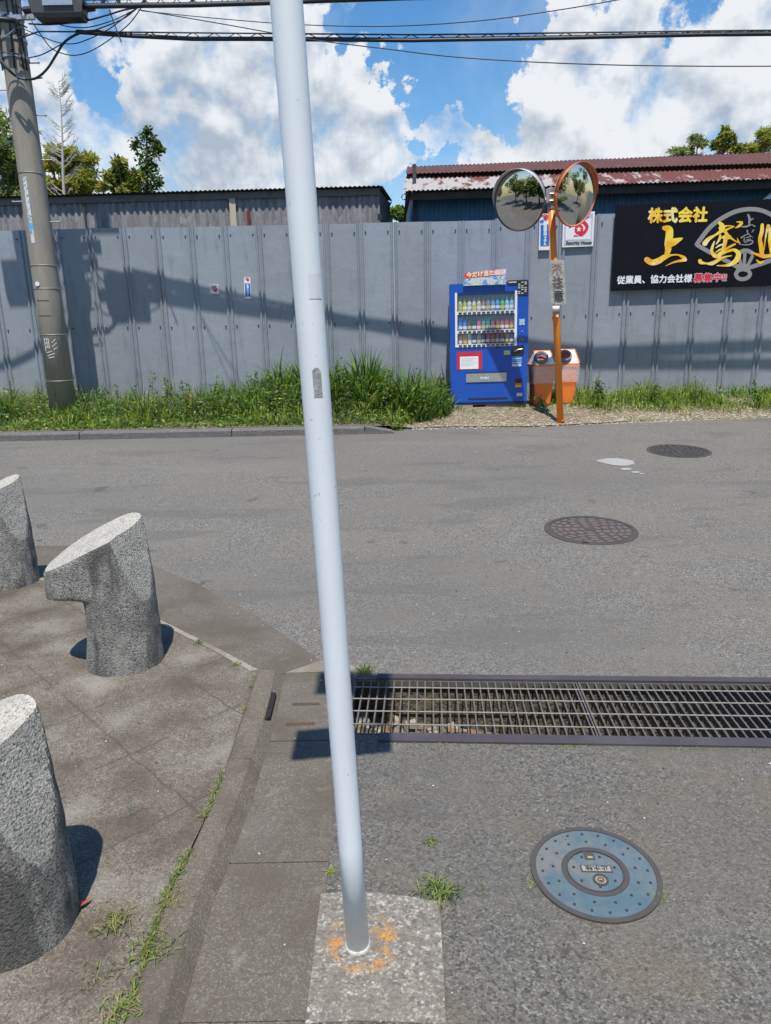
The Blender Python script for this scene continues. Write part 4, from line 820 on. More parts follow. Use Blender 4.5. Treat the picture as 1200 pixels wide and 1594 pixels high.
    rect(mb, .745, -.002, .845, .008, .012, .002, 1); mb.build('poster', [black_m, M('poster_grey', (.50, .55, .50), [], .6)], root)
    # cardboard topper with campaign print
    a, b, c, d = at(727, 424, 10.38), at(724.5, 444, 10.38), at(790, 443, 10.38), at(791, 419, 10.38)
    mb = MB(); mb.slab([a, b, c, d], (0, 1, 0), .012); tp_ = mb.build('campaign_topper', M('topper_card', (.55, .62, .62), [('noise', 14, .48, .56, (.10, .25, .60), .9), ('noise', 17, .54, .6, (.72, .70, .45), .9), ('noise', 30, .58, .64, (.10, .35, .18), .8)], .6), root)
    mb = MB(); e, f = a.lerp(b, .42), d.lerp(c, .35); nn = Vector((0, -.003, 0)); mb.slab([a + nn, e + nn, f + nn, d + nn], (0, 1, 0), .002, 0); dx = (d - a).normalized()
    text_into(mb, '今だけ当たる', .078, a.lerp(b, .36) + dx * .03 + nn * 1.3, dx, (0, 0, 1), .004, .001, 1); mb.slab([a.lerp(d, .72) + nn * 1.5, e.lerp(f, .72) + nn * 1.5, f + nn * 1.5, d + nn * 1.5], (0, 1, 0), .001, 2)
    mb.build('topper_print', [M('topper_red', (.68, .06, .05), [('noise', 12, .5, .6, (.8, .25, .3), .6)], .5), M('topper_cream', (.85, .75, .55), [], .5), M('topper_pink', (.75, .45, .62), [('noise', 60, .5, .6, (.9, .85, .9), .8)], .5)], tp_)
    root.rotation_euler = (0, 0, 0)
    root.rotation_euler.y = R(-.9); root.rotation_euler.z = R(-4.5)
    bm = M('foot_block', (.30, .29, .27), [('noise', 30, .5, .7, (.18, .17, .15), .6)], .9, bump=('noise', 60, .5, .01))
    for x, w_, lab in ((1.17, .27, 'concrete block under the left end of the vending machine'), (1.80, .60, 'long pale concrete block under the right end of the vending machine')):
        mb = MB(); z0 = vz(x, 10.5) - .03; mb.box((x, 10.74, (z0 + Zb - .02) / 2), (w_, .62, Zb - .02 - z0)); tag(mb.build('concrete_block', bm), lab, 'block')
vending()

# ------------------------------------------------------------------ recycling bins
def recycling_bin(cx_, cy_, z0, label, rz):
    root = empty('recycling_bin', (0, 0, 0), label, 'bin', 'orange recycling bins beside the vending machine')
    n = 4; w, d = .325, .36
    def ring(w, d, z, r=.035, k=4):
        P = []
        for sx, sy, a0 in ((1, 1, 0), (-1, 1, 90), (-1, -1, 180), (1, -1, 270)):
            for j in range(k + 1): q = R(a0 + 90 * j / k); P.append((sx * (w / 2 - r) + r * math.cos(q), sy * (d / 2 - r) + r * math.sin(q), z))
        return P
    def loft(mb, rings, cap=True, mi=0):
        m = len(rings[0]); V = [p for r in rings for p in r]; mb.add(V, [(i * m + j, i * m + (j + 1) % m, (i + 1) * m + (j + 1) % m, (i + 1) * m + j) for i in range(len(rings) - 1) for j in range(m)] + ([tuple(range(m - 1, -1, -1)), tuple((len(rings) - 1) * m + j for j in range(m))] if cap else []), mi)
    mb = MB(); loft(mb, [ring(w * .74, d * .74, 0), ring(w * .76, d * .76, .03), ring(w * .95, d * .95, .52), ring(w * .97, d * .97, .535)]); mb.build('bin_body', orange_bin, root, False)
    mb = MB(); loft(mb, [ring(w * 1.03, d * 1.03, .53), ring(w * 1.05, d * 1.05, .535), ring(w * 1.05, d * 1.05, .572), ring(w * 1.0, d * 1.0, .578)]); mb.build('rim', orange_bin, root)
    lidm = MB()   # hipped lid: white slopes, orange edges, a dark mouth on the two long slopes
    loft(lidm, [ring(w * 1.0, d * 1.0, .578, .02), ring(w * .72, d * .12, .755, .008)], True, 0); lid = lidm.build('lid', M('lid_white', (.74, .73, .72), [('noise', 9, .5, .7, (.60, .58, .56), .5)], .45), root)
    mb = MB()
    for sx in (-1, 1):
        for sy in (-1, 1): mb.tube([(sx * w * .49, sy * d * .49, .583), (sx * w * .35, sy * d * .05, .757)], .010, 6)
    mb.tube([(-w * .36, 0, .757), (w * .36, 0, .757)], .014, 6); mb.build('lid_edges', orange_bin, lid)
    for sx, nm in ((-1, 'mouth'),):
        rot = Matrix.Rotation(R(45), 3, 'X'); mb = MB(); c0 = Vector((-.045, -d * .30, .652))
        mb.lathe([(.060, .0), (.098, .0), (.104, .02), (.100, .060), (.078, .065), (.076, .01), (.001, -.005)], c0, 24, rot, 0); mb.build('mouth_ring', M('mouth_grey', (.13, .16, .19), [], .5), lid, True)
        mb = MB(); mb.lathe([(.001, .02), (.074, .021)], c0, 24, rot); mb.build('mouth_flap', M('flap_red', (.45, .06, .03), [('noise', 8, .5, .6, (.03, .03, .035), .9)], .5), lid)
    mb = MB(); rs = []
    for k, z in enumerate((.55, .50, .44, .38, .33, .30)):
        P = ring(w * (1.07 - .015 * k), d * (1.07 - .015 * k), z, .03, 6); rs.append([(x * (1 + .02 * math.sin(i * 1.9 + k)), y * (1 + .02 * math.sin(i * 2.3 + k * 1.3)), zz + (.012 * math.sin(i * 1.3) if k == 5 else 0)) for i, (x, y, zz) in enumerate(P)])
    loft(mb, rs, False); mb.build('clear_bag', bag_m, root, True)
    root.location = (cx_, cy_, z0); root.rotation_euler = (0, 0, rz); return root
recycling_bin(2.33, 10.62, .36, 'left orange recycling bin, half hidden beside the vending machine', R(4))
recycling_bin(2.70, 10.66, .37, 'right orange recycling bin with loose clear bag, behind orange pole', R(-5))

# ------------------------------------------------------------------ traffic mirrors
def traffic_mirror():
    b = Vector((2.445, 9.78, .195)); tpx = at(857, 296, 9.62); d = (tpx - b)
    root = empty('traffic_mirror', b, 'leaning orange post carrying two round convex road mirrors', 'road mirror')
    mb = MB(); mb.tube([b + Vector((0, 0, -.1)), b + d * .5, tpx - d.normalized() * .03], .0445, 18); mb.build('post', orange, root, True)
    mb = MB(); mb.tube([b + d * .0, b + d * .012], [.052, .050], 18); mb.build('rusty_foot', rust_m, root, True)
    mb = MB(); mb.tube([tpx - d.normalized() * .22, tpx + d.normalized() * .02], .050, 16); mb.tube([tpx + d.normalized() * .02, tpx + d.normalized() * .03], [.050, .02], 16)
    cl = Vector((1.745, 9.56, 3.005)); cr = Vector((2.445, 9.56, 3.055)); j = tpx - d.normalized() * .10
    for c, s_ in ((cl, -1), (cr, 1)):
        mb.tube([j + Vector((0, .03, .02)), (j + c) / 2 + Vector((0, .09, .03)), c + Vector((-s_ * .08, .10, 0))], .02, 8); mb.box(j + Vector((s_ * .05, 0, .03)), (.05, .12, .16))
    mb.tube([j + Vector((-.03, -.055, .05)), j + Vector((.03, -.055, .05))], .012, 6); mb.tube([j + Vector((-.03, -.055, -.03)), j + Vector((.03, -.055, -.03))], .012, 6)
    mb.build('bracket', steel, root, False)
    for c, yaw, pitch, hm, r in ((cl, R(-40), R(9), greyback, .352), (cr, R(36), R(9), orange, .362)):
        # local frame: n = facing, from the -Y axis turned by yaw, dipped by pitch
        n = Vector((math.sin(yaw) * math.cos(pitch), -math.cos(yaw) * math.cos(pitch), -math.sin(pitch))); sx = Vector((0, 0, 1)).cross(n).normalized(); up = n.cross(sx); rot = Matrix((sx, up, n)).transposed()
        body = MB(); body.lathe([(.05, -.11), (r * .8, -.09), (r * .98, -.045), (r, -.03), (r, .018)], c, 48, rot); body = body.build('mirror_shell', hm, root, True)
        Rs = 2.6; V = []
        prof = []
        for i in range(13): q = math.asin(r * .965 / Rs) * i / 12; prof.append((max(.0005, Rs * math.sin(q)), Rs * math.cos(q) - Rs + .028))
        m = MB(); m.lathe(prof, c, 64, rot); m.build('mirror_face', mirror_m, body, True)
        m = MB(); m.lathe([(r * .955, .004), (r * .975, .014), (r * 1.0, .020), (r * 1.02, .012), (r * 1.02, -.01)], c, 56, rot); m.build('rubber_rim', M('rim_dark', (.10, .07, .06), [], .6) if hm is greyback else orange_fade, body, True)
        m = MB(); V = []; nn = 28                       # hood over the upper half
        for k in range(nn + 1):
            q = R(-5 + 190 * k / nn); ext = (.10 if hm is greyback else .06) * max(0, math.sin(max(0, min(math.pi, q)))) ** .6 + .012
            for rr, zz in ((r * 1.025, -.02), (r * 1.03, ext), (r * 1.015, ext), (r * 1.008, .0)): V.append(rot @ Vector((rr * math.cos(q), rr * math.sin(q), zz)) + c)
        m.add(V, [(k * 4 + i, k * 4 + (i + 1) % 4, k * 4 + 4 + (i + 1) % 4, k * 4 + 4 + i) for k in range(nn) for i in range(4)] + [(0, 1, 2, 3), tuple(nn * 4 + i for i in (3, 2, 1, 0))]); m.build('hood', M('hood_grey', (.50, .49, .47), [('noise', 9, .5, .7, (.35, .28, .22), .6)], .5) if hm is greyback else M('hood_orange', (.45, .10, .03), [('noise', 6, .5, .65, (.75, .25, .03), .7)], .5), body, True)
    # faded warning plate wrapped round the post
    c0 = at(864.5, 405, 9.62); c1 = at(868.5, 474, 9.66); ax = (c1 - c0); V = []; nseg = 10; Wp = .20
    pl = lambda u, v, l: c0 + ax * (v) + Vector((u, -.055 + (u * u) * 2.0 - l, 0))
    mb = MB(); V = []
    for v in (0, 1):
        for k in range(nseg + 1): u = -Wp / 2 + Wp * k / nseg; V.append(pl(u, v, 0))
    for v in (0, 1):
        for k in range(nseg + 1): u = -Wp / 2 + Wp * k / nseg; V.append(pl(u, v, -.003))
    n1 = nseg + 1; mb.add(V, [(k, n1 + k, n1 + k + 1, k + 1) for k in range(nseg)] + [(2 * n1 + k, 2 * n1 + k + 1, 3 * n1 + k + 1, 3 * n1 + k) for k in range(nseg)] + [(0, 2 * n1, 3 * n1, n1), (nseg, n1 + nseg, 3 * n1 + nseg, 2 * n1 + nseg), (0, nseg, 2 * n1 + nseg, 2 * n1)][:2])
    wp = mb.build('warning_plate', M('bleached_plate', (.46, .44, .40), [('noise', 5, .5, .6, (.28, .29, .28), .7, (1, 1, 2)), ('noise', 16, .55, .65, (.60, .60, .50), .7)], .7), root)
    mb = MB(); ch = Vector((1, 0, 0)); up = -ax.normalized()
    for s_, v, mi in (('不', .30, 0), ('注', .60, 1), ('意', .91, 2)):
        p = pl(0, v, .004) + Vector((-.072, 0, 0)); text_into(mb, s_, .150, p, ch, up, .0035, .001, mi, sx=.97)
    mb.build('warning_lettering', [M('faded_red', (.36, .22, .18), [], .8), M('faded_brown', (.15, .09, .08), [], .8), M('faded_black', (.05, .055, .06), [], .8)], wp)
    p = at(866.5, 481, 9.57); mb = MB(); mb.tube([p + Vector((0, .045, .04)), p + Vector((0, .045, -.03))], .047, 16); mb.build('white_band', white_m, root, True)
    p = at(867, 491, 9.60); mb = MB(); mb.lathe([(.0005, .003), (.020, .003), (.020, 0)], p + Vector((0, -.006, 0)), 14, Matrix.Rotation(R(90), 3, 'X')); mb.build('round_sticker', white_m, root)
traffic_mirror()

# ------------------------------------------------------------------ white sign pole with its footing
def sign_pole():
    b = Vector((-.095, 1.515, .0)); t2 = Vector((-.163, 1.5, 2.168)); d = (t2 - b) / 2.168; top = b + d * 3.85
    f = MB(); pts = [(-.207, 1.69), (-.10, 1.700), (.055, 1.672), (.122, 1.655), (.130, 1.606), (.124, 1.45), (.118, 1.292), (.0, 1.300), (-.10, 1.305), (-.212, 1.30), (-.209, 1.5)]
    f.prism(pts, -.05, .010); o = f.build('pole_footing', pad_m); tag(o, 'rough square concrete footing block at the base of white pole', 'footing')
    root = empty('sign_pole', b, 'tall white steel sign pole in the foreground, leaning slightly', 'pole')
    mb = MB(); mb.tube([b + d * (3.85 * k / 12) for k in range(13)], .0302, 40); mb.build('tube', white_paint, root, True)
    mb = MB(); mb.tube([b + d * -.004, b + d * .014, b + d * .018], [.034, .0338, .031], 40); mb.build('base_collar', M('weld_collar', (.50, .50, .48), [('noise', 60, .5, .6, (.3, .25, .18), .6)], .6), root, True)
    # foil tape remnant
    def patch(name, px0, py0, px1, py1, a0, a1, mat, wob=0):
        m = MB(); V = []; n = 8; rr = .0309
        z0, z1 = at(px0, py0, 1.48).z, at(px1, py1, 1.48).z
        for j in range(9):
            z = z0 + (z1 - z0) * j / 8; c = b + d * z
            for i in range(n + 1):
                q = R(a0 + (a1 - a0) * i / n); e = 0
                if wob and j == 0: e = -.010 * (abs(i - n / 2) / (n / 2)) ** 3
                V.append((c.x + rr * math.sin(q), c.y - rr * math.cos(q), z + e))
        m.add(V, [(j * 9 + i, j * 9 + 9 + i, j * 9 + 10 + i, j * 9 + 1 + i) for j in range(8) for i in range(8)]); m.build(name, mat, root, True)
    patch('foil_tape', 497, 572, 499, 618, -3, 31, M('foil', (.46, .45, .47), [('noise', 60, .45, .6, (.62, .60, .60), .8), ('noise', 90, .55, .65, (.30, .27, .26), .6)], .35, .5, bump=('noise', 60, 1, .004)), 1)
    patch('clear_tape', 490, 427, 493, 465, 8, 60, M('old_tape', (.66, .71, .75), [('noise', 30, .5, .6, (.58, .62, .64), .6)], .5))
    # two sign plates above the picture: their shadows fall on the gutter and grating
    for (zb, h, w, cx_, tw, lab) in ((2.27, .50, .385, -.215, R(7), 'lower'), (3.42, .50, .34, -.19, R(-4), 'upper')):
        c = b + d * (zb + h / 2) + Vector((0, -.045, 0)); c.x = cx_ + (.03 if zb < 3 else .03)
        m = MB(); m.box((c.x, c.y, zb + h / 2), (w, .003, h), tw); p = m.build('sign_plate', white_m, root); q = b + d * (zb + h / 2)
        m = MB(); m.box((q.x, q.y - .034, zb + .12), (.09, .012, .03)); m.box((q.x, q.y - .034, zb + h - .12), (.09, .012, .03)); m.each('clamp', steel, p)
sign_pole()

# ------------------------------------------------------------------ stone bollards
granite_face = M('worn_stone_face', (.36, .345, .315), [('cell', 260, .5, .95, (.54, .52, .48), .8), ('cell', 210, .62, .95, (.07, .07, .065), .8), ('noise', 9, .5, .7, (.20, .195, .18), .6, (1, 1, .5))], .92, bump=('noise', 130, .9, .010))
def bollard(c, label):
    A, Lv = 96, 54; V = []; cx_, cy_ = c
    a, b = .182, .165                                   # half sizes at the foot
    noseL = .315
    top = []
    def ztop(x, y=0): return .688 - .565 * max(0, .12 - x) ** 1.25 + .20 * y
    def col(q):
        ca, sa = math.cos(q), math.sin(q); ft = (a * ca, b * sa)
        # the head: nose towards -x, slimmer across
        if ca < 0: tx = -noseL * abs(ca) ** .62; ty = b * .92 * sa
        else: tx = a * .86 * ca; ty = b * .92 * sa
        return ft, (tx, ty)
    n = Vector((.90, -.42, .22)); dcut = .246
    cut = set()
    for j in range(Lv + 1):
        t = j / Lv
        for i in range(A):
            q = 2 * math.pi * i / A; (fx, fy_), (tx, ty) = col(q)
            s_ = 0 if t < .52 else ((t - .52) / .48); w = s_ ** .62 if math.cos(q) < 0 else s_
            if math.cos(q) < 0: w = min(1, (max(0, t - .60) / .13)) ; w = w * w * (3 - 2 * w)
            slim = 1 - .26 * abs(math.cos(q)) * math.sin(math.pi / 2 * min(1, t / .45)) if math.cos(q) < 0 else 1 - .05 * t
            x = fx * slim * (1 - w) + tx * w; y = fy_ * (1 - w) + ty * w
            z = t * ztop(x, y)
            if t > .96: k = (t - .96) / .04; x *= 1 - .035 * k; y *= 1 - .035 * k
            p = Vector((x, y, z)); e = p.dot(n) - dcut
            if e > 0: p = p - n * (e / n.length_squared); cut.add(len(V))
            nz = mnoise.noise(p * 14) * .004; p += Vector((math.cos(q), math.sin(q), 0)) * nz
            V.append(p)
    Fc = [(j * A + i, j * A + (i + 1) % A, (j + 1) * A + (i + 1) % A, (j + 1) * A + i) for j in range(Lv) for i in range(A)]
    # top face: shrink the rim towards the centre line
    base = len(V); rim = V[Lv * A:(Lv + 1) * A]; cen = sum(rim, Vector()) / A; rings = 10
    for r in range(1, rings + 1):
        for p in rim: q = p.lerp(cen, r / rings); q = q + Vector((0, 0, .010 * math.sin(math.pi / 2 * r / rings) + mnoise.noise(q * 25) * .002)); V.append(q)
    prev = Lv * A
    tf = []
    for r in range(rings):
        cur = base + r * A
        for i in range(A): tf.append((prev + i, prev + (i + 1) % A, cur + (i + 1) % A, cur + i))
        prev = cur
    root = empty('stone_bollard', (cx_, cy_, .04), label, 'bollard', 'stone bollards on the corner paving')
    off = Vector((cx_, cy_, .04)); fc = [f for f in Fc if all(i in cut for i in f)]; Fc = [f for f in Fc if not all(i in cut for i in f)]
    mb = MB(); us = sorted({i for f in fc for i in f}); mq = {o: k for k, o in enumerate(us)}; mb.add([V[i] + off for i in us], [tuple(mq[i] for i in f) for f in fc]); mb.build('cut_face', granite_face, root)
    mb = MB(); mb.add([p + off for p in V], Fc, 0); smooth_angle(mb.build('stone_post', [granite], root), 16)
    mb = MB(); mb.add([p + off for p in V], tf, 0)
    used = sorted({i for f in tf for i in f}); mp = {o: k for k, o in enumerate(used)}; mb.v = [mb.v[i] for i in used]; mb.f = [tuple(mp[i] for i in f) for f in mb.f]
    mb.build('sloped_top', [granite_top], root, True)
    return root
b0 = bollard((-1.268, 3.125), 'middle stone bollard with beaked head and dark stained side')
for (x, y, lab) in ((-1.042, 1.575, 'nearest stone bollard, cropped by the picture edge at lower left'), (-2.395, 4.25, 'farthest stone bollard, cut off by the left picture edge')):
    c = copy_tree(b0); c.location = (x, y, .005 if y > 2 else -.045); c['label'] = lab

# ------------------------------------------------------------------ utility pole, boxes, cables
def utility_pole():
    b = Vector((-4.60, 10.28, .1)); root = empty('utility_pole', b, 'tall grey concrete utility pole with cables, standing in the weeds', 'utility pole')
    r = lambda z: .182 - .0057 * z
    mb = MB(); mb.tube([(b.x, b.y, z) for z in (.1, 2, 4, 6, 8, 10, 12)], [r(z) for z in (.1, 2, 4, 6, 8, 10, 12)], 40); mb.build('shaft', pole_conc, root, True)
    wm = M('band_wire', (.25, .24, .23), [], .6, .5); 
    for z in (.86, 1.49, 2.10, 2.40, 3.55): m = MB(); m.lathe([(r(z) + .001, -.006), (r(z) + .006, 0), (r(z) + .001, .006)], (b.x, b.y, z), 40); m.build('band', wm, root)
    for z, s_ in ((2.96, 1), (3.22, -1), (3.72, 1), (3.95, -1), (4.25, 1), (4.55, -1), (4.85, 1)):
        m = MB(); m.tube([(b.x + s_ * r(z) * .9, b.y, z), (b.x + s_ * (r(z) + .13), b.y, z)], .008, 8); m.tube([(b.x + s_ * (r(z) + .13), b.y, z), (b.x + s_ * (r(z) + .14), b.y, z)], .014, 8); m.build('step_bolt', steel, root)
    def arc(z0, z1, a0, a1, mat, name, e=.002, wob=0):
        m = MB(); V = []; n = 6
        for j in range(7):
            z = z0 + (z1 - z0) * j / 6; rr = r(z) + e
            for i in range(n + 1): q = R(a0 + (a1 - a0) * i / n); V.append((b.x + rr * math.sin(q), b.y - rr * math.cos(q), z))
        m.add(V, [(j * 7 + i, j * 7 + 7 + i, j * 7 + 8 + i, j * 7 + 1 + i) for j in range(6) for i in range(6)]); return m.build(name, mat, root, True)
    arc(3.50, 2.68, -18, 0, M('plate_white', (.62, .66, .68), [('noise', 20, .5, .6, (.45, .48, .5), .6), ('cell', 40, .75, .9, (.1, .1, .12), .7)], .5), 'number_plate')
    arc(2.93, 2.85, -19, 1, sky_m, 'blue_tag', .003)
    m = MB(); m.lathe([(.0005, .004), (.030, .004), (.030, 0)], (b.x - .045, b.y - r(2.15) - .002, 2.16), 16, Matrix.Rotation(R(90), 3, 'X')); m.build('white_dot', white_m, root)
    for z in (1.95, 1.75): arc(z, z - .018, -32, 25, M('slot_dark', (.09, .08, .07), [], .8), 'dark_slot', .001)
    for z in (1.49 - .0,): pass
    g = MB()                                                      # white chalk marks
    def pl(u, v, l): q = u / r(1.3); rr = r(1.3) + .003 + l; return (b.x + rr * math.sin(q), b.y - rr * math.cos(q), 1.47 - v)
    for pts in ([(-.06, .02), (-.055, .20)], [(-.06, .04), (.0, .03)], [(0, .03), (.0, .16)], [(-.05, .09), (0, .085)], [(-.05, .15), (.01, .145)], [(-.025, .03), (-.025, .15)], [(.09, .04), (.04, .09)], [(.10, .09), (.04, .14)], [(.10, .15), (.05, .18)], [(-.05, .22), (.03, .20)], [(-.04, .26), (.06, .23)], [(-.03, .29), (.05, .275)]): stroke(g, pts, [.010] * 2, pl, 0)
    g.build('chalk_marks', M('chalk', (.62, .62, .60), [], .9), root)
    # conductors running down the shaft
    for a0, mt in ((50, cable_m), (62, cable_m), (-55, cableblue_m), (-30, cable_m), (10, cable_m)):
        m = MB(); m.tube([(b.x + (r(z) + .014) * math.sin(R(a0 + 9 * math.sin(z * 2 + a0))), b.y - (r(z) + .014) * math.cos(R(a0 + 9 * math.sin(z * 2 + a0))), z) for z in [4.75 + .12 * k for k in range(30)]], .011, 7); m.build('riser_cable', mt, root, True)
    m = MB(); 
    for z in (4.9, 5.1, 5.35, 5.6): m.lathe([(r(z) + .002, -.02), (r(z) + .012, -.018), (r(z) + .012, .018), (r(z) + .002, .02)], (b.x, b.y, z), 30)
    m.box((b.x, b.y - .16, 5.3), (.75, .05, .05)); m.box((b.x, b.y - .20, 5.62), (.9, .06, .06)); m.build('cross_arm', steel, root)
    m = MB()
    for k in range(9): x = b.x + random.uniform(-.12, .2); z = 4.95 + .09 * k; m.tube([(x, b.y - .17, z), (x + random.uniform(-.06, .06), b.y - .24, z + random.uniform(-.05, .05)), (x + .09, b.y - .19, z + random.uniform(-.09, .09))], .009, 6)
    m.each('tie_wire', black_m, root, True)
    # equipment above the picture, whose shadow falls on the fence
    m = MB(); m.lathe([(.001, 7.05), (.20, 7.0), (.22, 6.9), (.22, 6.35), (.001, 6.3)], (b.x - .62, 9.80, 0), 24); m.build('transformer', greyback, root, True)
    m = MB(); m.box((b.x, 9.95, 6.25), (1.5, .08, .08)); m.box((b.x + .02, 9.95, 6.15), (.10, .75, .08)); m.build('equipment_arm', steel, root)
utility_pole()
def cable(name, pts, r, mat, label, n=6, lash=0, sub=10, cat='cable'):
    pts = [Vector(p) for p in pts]; P = []; m = len(pts)
    for i in range(m - 1):
        p0, p1, p2, p3 = pts[max(i - 1, 0)], pts[i], pts[i + 1], pts[min(i + 2, m - 1)]
        for k in range(sub): t = k / sub; P.append(.5 * ((2 * p1) + (-p0 + p2) * t + (2 * p0 - 5 * p1 + 4 * p2 - p3) * t * t + (-p0 + 3 * p1 - 3 * p2 + p3) * t ** 3))
    P.append(pts[-1]); mb = MB(); mb.tube(P, r, n); o = mb.build(name, mat, None, True)
    if label: tag(o, label, cat)
    return o, P
def cables():
    # lashed aerial bundle: a strand above, the bundle below, a spiral hanger between
    Yf_ = lambda x: 10.15 - .00052 * (x - 30)
    lo = [at(x, y, Yf_(x)) for x, y in ((118, 50), (200, 56), (300, 61), (400, 61), (520, 62), (640, 63), (760, 61), (880, 59), (1000, 56), (1100, 54), (1200, 53), (1330, 50), (1600, 42), (2000, 28))]
    hi = [at(x, y, Yf_(x) + .01) for x, y in ((30, 60), (60, 49), (200, 50), (300, 51), (400, 52), (520, 53), (640, 54), (760, 53), (880, 51), (1000, 49.5), (1100, 48), (1200, 47), (1330, 44), (1600, 36), (2000, 22))]
    root = empty('aerial_cable', lo[0], 'lower overhead cable bundle with zigzag spiral hanger across the sky', 'cable')
    def sub(nm, pts, r, mt, n=7):
        m = MB(); pts = [Vector(p) for p in pts]; P = []
        for i in range(len(pts) - 1):
            for k in range(8): P.append(pts[i].lerp(pts[i + 1], k / 8))
        P.append(pts[-1]); m.tube(P, r, n); m.build(nm, mt, root, True); return P
    sub('bundle', lo, .021, cable_m); sub('bundle', [p + Vector((0, .03, .026)) for p in lo], .014, cable_m); sub('strand', hi, .009, wire_m)
    m = MB(); P = []
    for i in range(2, len(hi) - 1):
        a0, a1 = hi[i], hi[i + 1]; b0_, b1 = lo[i - 1], lo[i]
        for k in range(6): t = k / 6; P.append(a0.lerp(a1, t) if k % 2 == 0 else b0_.lerp(b1, t))
    m.tube(P, .0055, 5); m.build('spiral_hanger', wire_m, root)
    # thick upper bundle running off the top
    up = [at(x, y, 9.95 - .0004 * x) for x, y in ((130, 10), (200, 9), (300, 8), (400, 5), (500, 1), (620, -3), (800, -8), (1000, -12), (1250, -16), (1600, -24), (2000, -34))]
    root = empty('aerial_cable', up[0], 'thick black upper cable bundle leaving the closure box along top of picture', 'cable')
    sub('bundle', up, .026, cable_m); sub('bundle', [p + Vector((0, .03, .03)) for p in up], .016, cable_m); sub('strand', [p + Vector((0, .02, .075)) for p in up], .008, wire_m)
    m = MB(); P = []
    for i in range(len(up) - 1):
        for k in range(8): q = up[i].lerp(up[i + 1], k / 8); P.append(q + Vector((0, .02, .075 if k % 2 == 0 else -.01)))
    m.tube(P, .006, 5); m.build('spiral_hanger', wire_m, root)
    m = MB()
    for x in (160, 185, 225, 300): q = at(x, 4, 9.9); m.box(q, (.03, .05, .07))
    m.each('hanger_clip', black_m, root)
    # closure box hung beside the pole
    c = at(92, 14, 9.93); cb = empty('cable_closure', c, 'dark grey cable closure box hanging beside the utility pole', 'junction box')
    m = MB(); m.box((c.x, c.y, c.z - .0), (.66, .20, .15), taper=.9); m.build('housing', M('closure_grey', (.07, .075, .07), [('noise', 8, .5, .7, (.11, .115, .11), .6)], .6), cb)
    m = MB(); m.box((c.x + .02, c.y - .02, c.z - .105), (.60, .22, .05), taper=.9); m.build('lower_rail', black_m, cb)
    m = MB(); m.box((c.x + .03, c.y - .105, c.z + .045), (.36, .02, .09)); m.build('cover_plate', silver, cb)
    m = MB(); m.tube([(c.x - .33, c.y, c.z), (c.x - .43, c.y, c.z - .01)], .04, 10); m.tube([(c.x + .33, c.y, c.z), (c.x + .43, c.y, c.z + .01)], .04, 10); m.each('end_cone', black_m, cb)
    c = Vector((-5.36, 9.85, 5.70)); cb2 = empty('cable_closure', c, 'second cable closure box above left of the utility pole', 'junction box')
    m = MB(); m.box((c.x, c.y, c.z), (.62, .20, .22), taper=.9); m.build('housing', black_m, cb2)
    Y = 10.0
    def px(*q): return [at(x, y, yy) for x, y, yy in q]
    cable('overhead_wire', px((0, 92, 9.9), (15, 110, 9.9), (30, 121, 10.0), (50, 123, 10.0), (62, 118, 10), (75, 105, 10), (87, 86, 10), (100, 66, 10), (118, 54, 10), (135, 49, 10), (160, 49, 10.05), (200, 55, 10.06)), .016, cable_m, 'drooping black cable loop in front of the utility pole')
    cable('overhead_wire', px((0, 97, 9.92), (20, 116, 9.95), (40, 123, 10.0), (66, 121, 10.0)), .009, cableblue_m, 'short faded blue cable along the bottom of drooping loop')
    cable('overhead_wire', px((45, 26, 10.05), (62, 52, 10), (80, 75, 10), (100, 84, 10), (118, 86, 10), (140, 80, 10), (170, 62, 10), (200, 38, 10), (220, 12, 10)), .0065, cable_m, 'thin wire sagging lowest between pole and thick bundle')
    cable('overhead_wire', px((45, 90, 10.05), (65, 85, 10), (90, 72, 10), (120, 54, 10), (150, 46, 10), (190, 30, 10), (212, 14, 10)), .0065, cable_m, 'thin wire rising right from the pole to thick bundle')
    cable('overhead_wire', px((45, 37, 10.1), (80, 38, 10), (130, 33, 10), (165, 24, 10), (200, 14, 10), (250, 8, 9.9)), .010, cable_m, 'black wire passing just under the closure box')
    cable('overhead_wire', px((30, 42, 10.1), (60, 55, 10), (90, 66, 10), (115, 68, 10), (140, 60, 10), (170, 45, 10), (205, 18, 10)), .006, cable_m, 'thin slack wire curving under the closure box')
    cable('overhead_wire', px((85, 36, 10.05), (110, 42, 10), (140, 42, 10), (180, 30, 10), (215, 12, 9.95)), .006, cable_m, 'short slack wire just right of the closure box')
    cable('overhead_wire', px((170, 15, 9.9), (178, 38, 9.9), (189, 66, 9.9)), .007, wire_m, 'short steep wire crossing the two cable bundles')
    cable('overhead_wire', px((220, 17, 9.9), (330, 28, 9.0), (460, 38, 8.4), (600, 41, 8), (740, 33, 7.6), (860, 17, 7.4), (960, 0, 7.2), (1060, -20, 7)), .0045, wire_m, 'thin wire rising to the upper right across clouds')
    cable('overhead_wire', px((215, 15, 9.9), (350, 38, 9.2), (480, 61, 8.8), (600, 76, 8.5), (700, 88, 8.2), (820, 96, 8), (950, 101, 8), (1080, 103, 8), (1200, 103, 8), (1330, 101, 8)), .0055, wire_m, 'lowest thin wire sagging across the right sky')
    cable('overhead_wire', px((0, 63, 9.9), (15, 52, 10), (30, 40, 10.05)), .008, cableblue_m, 'short blue wire entering pole from left')
    cable('overhead_wire', px((-220, 10, 9.55), (-160, 18, 9.6), (0, 30, 9.85), (25, 33, 10.05)), .030, cable_m, 'black cable reaching the pole from the left edge')
    cable('overhead_wire', px((-60, 76, 10.0), (0, 80, 10.0), (25, 88, 10.05)), .006, cable_m, 'thin dark wire meeting pole at its left')
